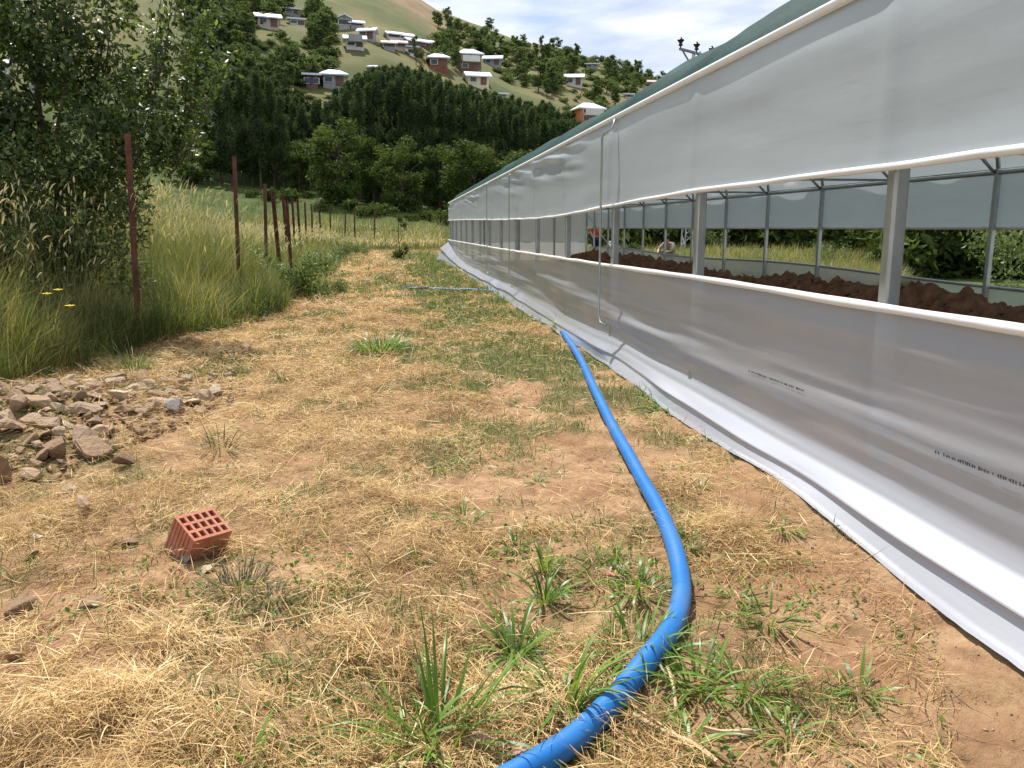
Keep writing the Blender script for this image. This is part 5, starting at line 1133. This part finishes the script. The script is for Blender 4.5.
# ------------------------------------------------------------------ people beyond the far wall
M['skin'] = plain('skin', (.50, .30, .21), .55, 0, .08, 10, 0); M['red_cloth'] = plain('red_cloth', (.55, .055, .035), .85, 0, .15, 10, .1); M['navy_cloth'] = plain('navy_cloth', (.018, .028, .085), .85, 0, .2, 10, .1)
M['beige_cloth'] = plain('beige_cloth', (.42, .34, .28), .85, 0, .15, 10, .1); M['black_cloth'] = plain('dark_cloth', (.018, .018, .022), .85, 0, .2, 10, .1); M['hair'] = plain('dark_hair', (.015, .012, .01), .6, 0, .2, 30, .2)
M['sack'] = plain('white_woven_sack', (.74, .74, .72), .7, 0, .08, 14, .3)
def skin_obj(name, J, E, mat, parent, sub=2):
    me = bpy.data.meshes.new(name); off = wloc(parent); me.from_pydata([tuple(Vector(j[:3]) - off) for j in J], E, []); o = link(name, me, mat, parent)
    md = o.modifiers.new('skin', 'SKIN'); md.use_smooth_shade = True
    for i, j in enumerate(J):
        sv = me.skin_vertices[0].data[i]; r = j[3]; sv.radius = r if isinstance(r, tuple) else (r, r)
    me.skin_vertices[0].data[0].use_root = True
    s = o.modifiers.new('sub', 'SUBSURF'); s.levels = sub; s.render_levels = sub; return o
def person(base, rot, J, label, top, legs):
    """J: joint dict in local metres"""
    base = Vector(base); Rm = Matrix.Rotation(rot, 3, 'Z'); P_ = thing('person', label, 'person', base)
    def g(k, r): v = base + Rm @ Vector(J[k]); return (v.x, v.y, v.z, r)
    order = [('pelvis', (.15, .11)), ('waist', (.135, .10)), ('chest', (.17, .115)), ('neck', .055), ('head0', .075), ('head1', .098), ('head2', .085),
             ('shl', .065), ('ell', .045), ('wrl', .033), ('hal', .035), ('shr', .065), ('elr', .045), ('wrr', .033), ('har', .035),
             ('hil', .09), ('knl', .062), ('anl', .043), ('tol', .035), ('hir', .09), ('knr', .062), ('anr', .043), ('tor', .035)]
    ix = {k: i for i, (k, _) in enumerate(order)}
    ed = [('pelvis', 'waist'), ('waist', 'chest'), ('chest', 'neck'), ('neck', 'head0'), ('head0', 'head1'), ('head1', 'head2'), ('chest', 'shl'), ('shl', 'ell'), ('ell', 'wrl'), ('wrl', 'hal'), ('chest', 'shr'), ('shr', 'elr'), ('elr', 'wrr'), ('wrr', 'har'), ('pelvis', 'hil'), ('hil', 'knl'), ('knl', 'anl'), ('anl', 'tol'), ('pelvis', 'hir'), ('hir', 'knr'), ('knr', 'anr'), ('anr', 'tor')]
    skin_obj('body', [g(k, r) for k, r in order], [(ix[a], ix[b]) for a, b in ed], M['skin'], P_)
    def sub(name, keys, edges, grow, mat):
        kk = [(k, r) for k, r in order if k in keys]; ix2 = {k: i for i, (k, _) in enumerate(kk)}
        skin_obj(name, [g(k, tuple(a + grow for a in r) if isinstance(r, tuple) else r + grow) for k, r in kk], [(ix2[a], ix2[b]) for a, b in edges], mat, P_)
    sub('shirt', ('pelvis', 'waist', 'chest', 'shl', 'ell', 'shr', 'elr'), [('pelvis', 'waist'), ('waist', 'chest'), ('chest', 'shl'), ('shl', 'ell'), ('chest', 'shr'), ('shr', 'elr')], .018, top)
    sub('trousers', ('pelvis', 'hil', 'knl', 'anl', 'hir', 'knr', 'anr'), [('pelvis', 'hil'), ('hil', 'knl'), ('knl', 'anl'), ('pelvis', 'hir'), ('hir', 'knr'), ('knr', 'anr')], .022, legs)
    h1 = base + Rm @ Vector(J['head2']); h0 = base + Rm @ Vector(J['head1']); f = Rm @ Vector((0, -1, 0))
    m = MB(); m.lathe([(.02, .115), (.07, .10), (.10, .06), (.112, 0), (.105, -.05)][::-1], h0 + (h1 - h0) * .6 - f * .02, 14); m.build('hair', M['hair'], P_, smooth=True)
    return P_
STAND = dict(pelvis=(0, 0, .93), waist=(0, .01, 1.1), chest=(0, .01, 1.33), neck=(0, 0, 1.49), head0=(0, -.01, 1.55), head1=(0, -.02, 1.63), head2=(0, -.01, 1.70), shl=(-.19, 0, 1.42), ell=(-.25, .03, 1.14), wrl=(-.22, -.10, .92), hal=(-.21, -.14, .83), shr=(.19, 0, 1.42), elr=(.26, .03, 1.14), wrr=(.2, -.16, .98), har=(.17, -.22, .92), hil=(-.10, 0, .86), knl=(-.11, -.02, .48), anl=(-.12, .02, .08), tol=(-.13, -.14, .03), hir=(.10, 0, .86), knr=(.12, -.02, .48), anr=(.13, .03, .08), tor=(.14, -.13, .03))
CROUCH = dict(pelvis=(0, .12, .32), waist=(0, .08, .48), chest=(0, -.06, .68), neck=(0, -.14, .82), head0=(0, -.17, .87), head1=(0, -.21, .94), head2=(0, -.22, 1.01), shl=(-.19, -.07, .75), ell=(-.26, -.25, .56), wrl=(-.16, -.44, .48), hal=(-.13, -.52, .45), shr=(.19, -.07, .75), elr=(.26, -.27, .54), wrr=(.14, -.45, .50), har=(.10, -.53, .47), hil=(-.11, .1, .30), knl=(-.17, -.30, .50), anl=(-.15, -.02, .09), tol=(-.16, -.18, .03), hir=(.11, .1, .30), knr=(.18, -.28, .48), anr=(.15, 0, .09), tor=(.16, -.16, .03))
person((8.15, 34.3, tz(8.15, 34.3)), .5, STAND, 'person standing in a red top and navy trousers beyond the far film wall', M['red_cloth'], M['navy_cloth'])
person((9.03, 27.2, tz(9.03, 27.2)), -.9, CROUCH, 'person crouching in a beige shirt and dark trousers beyond the far wall', M['beige_cloth'], M['black_cloth'])
sk = MB(); sb = Vector((8.05, 31.2, tz(8.05, 31.2))); sk.lathe([(.16, 0), (.25, .06), (.27, .25), (.25, .5), (.2, .66), (.09, .74), (.11, .79), (.03, .8)], sb, 18)
so2 = sk.build('white_sack', M['sack'], smooth=True); tag(so2, 'full white sack standing beside the person in red', 'sack')
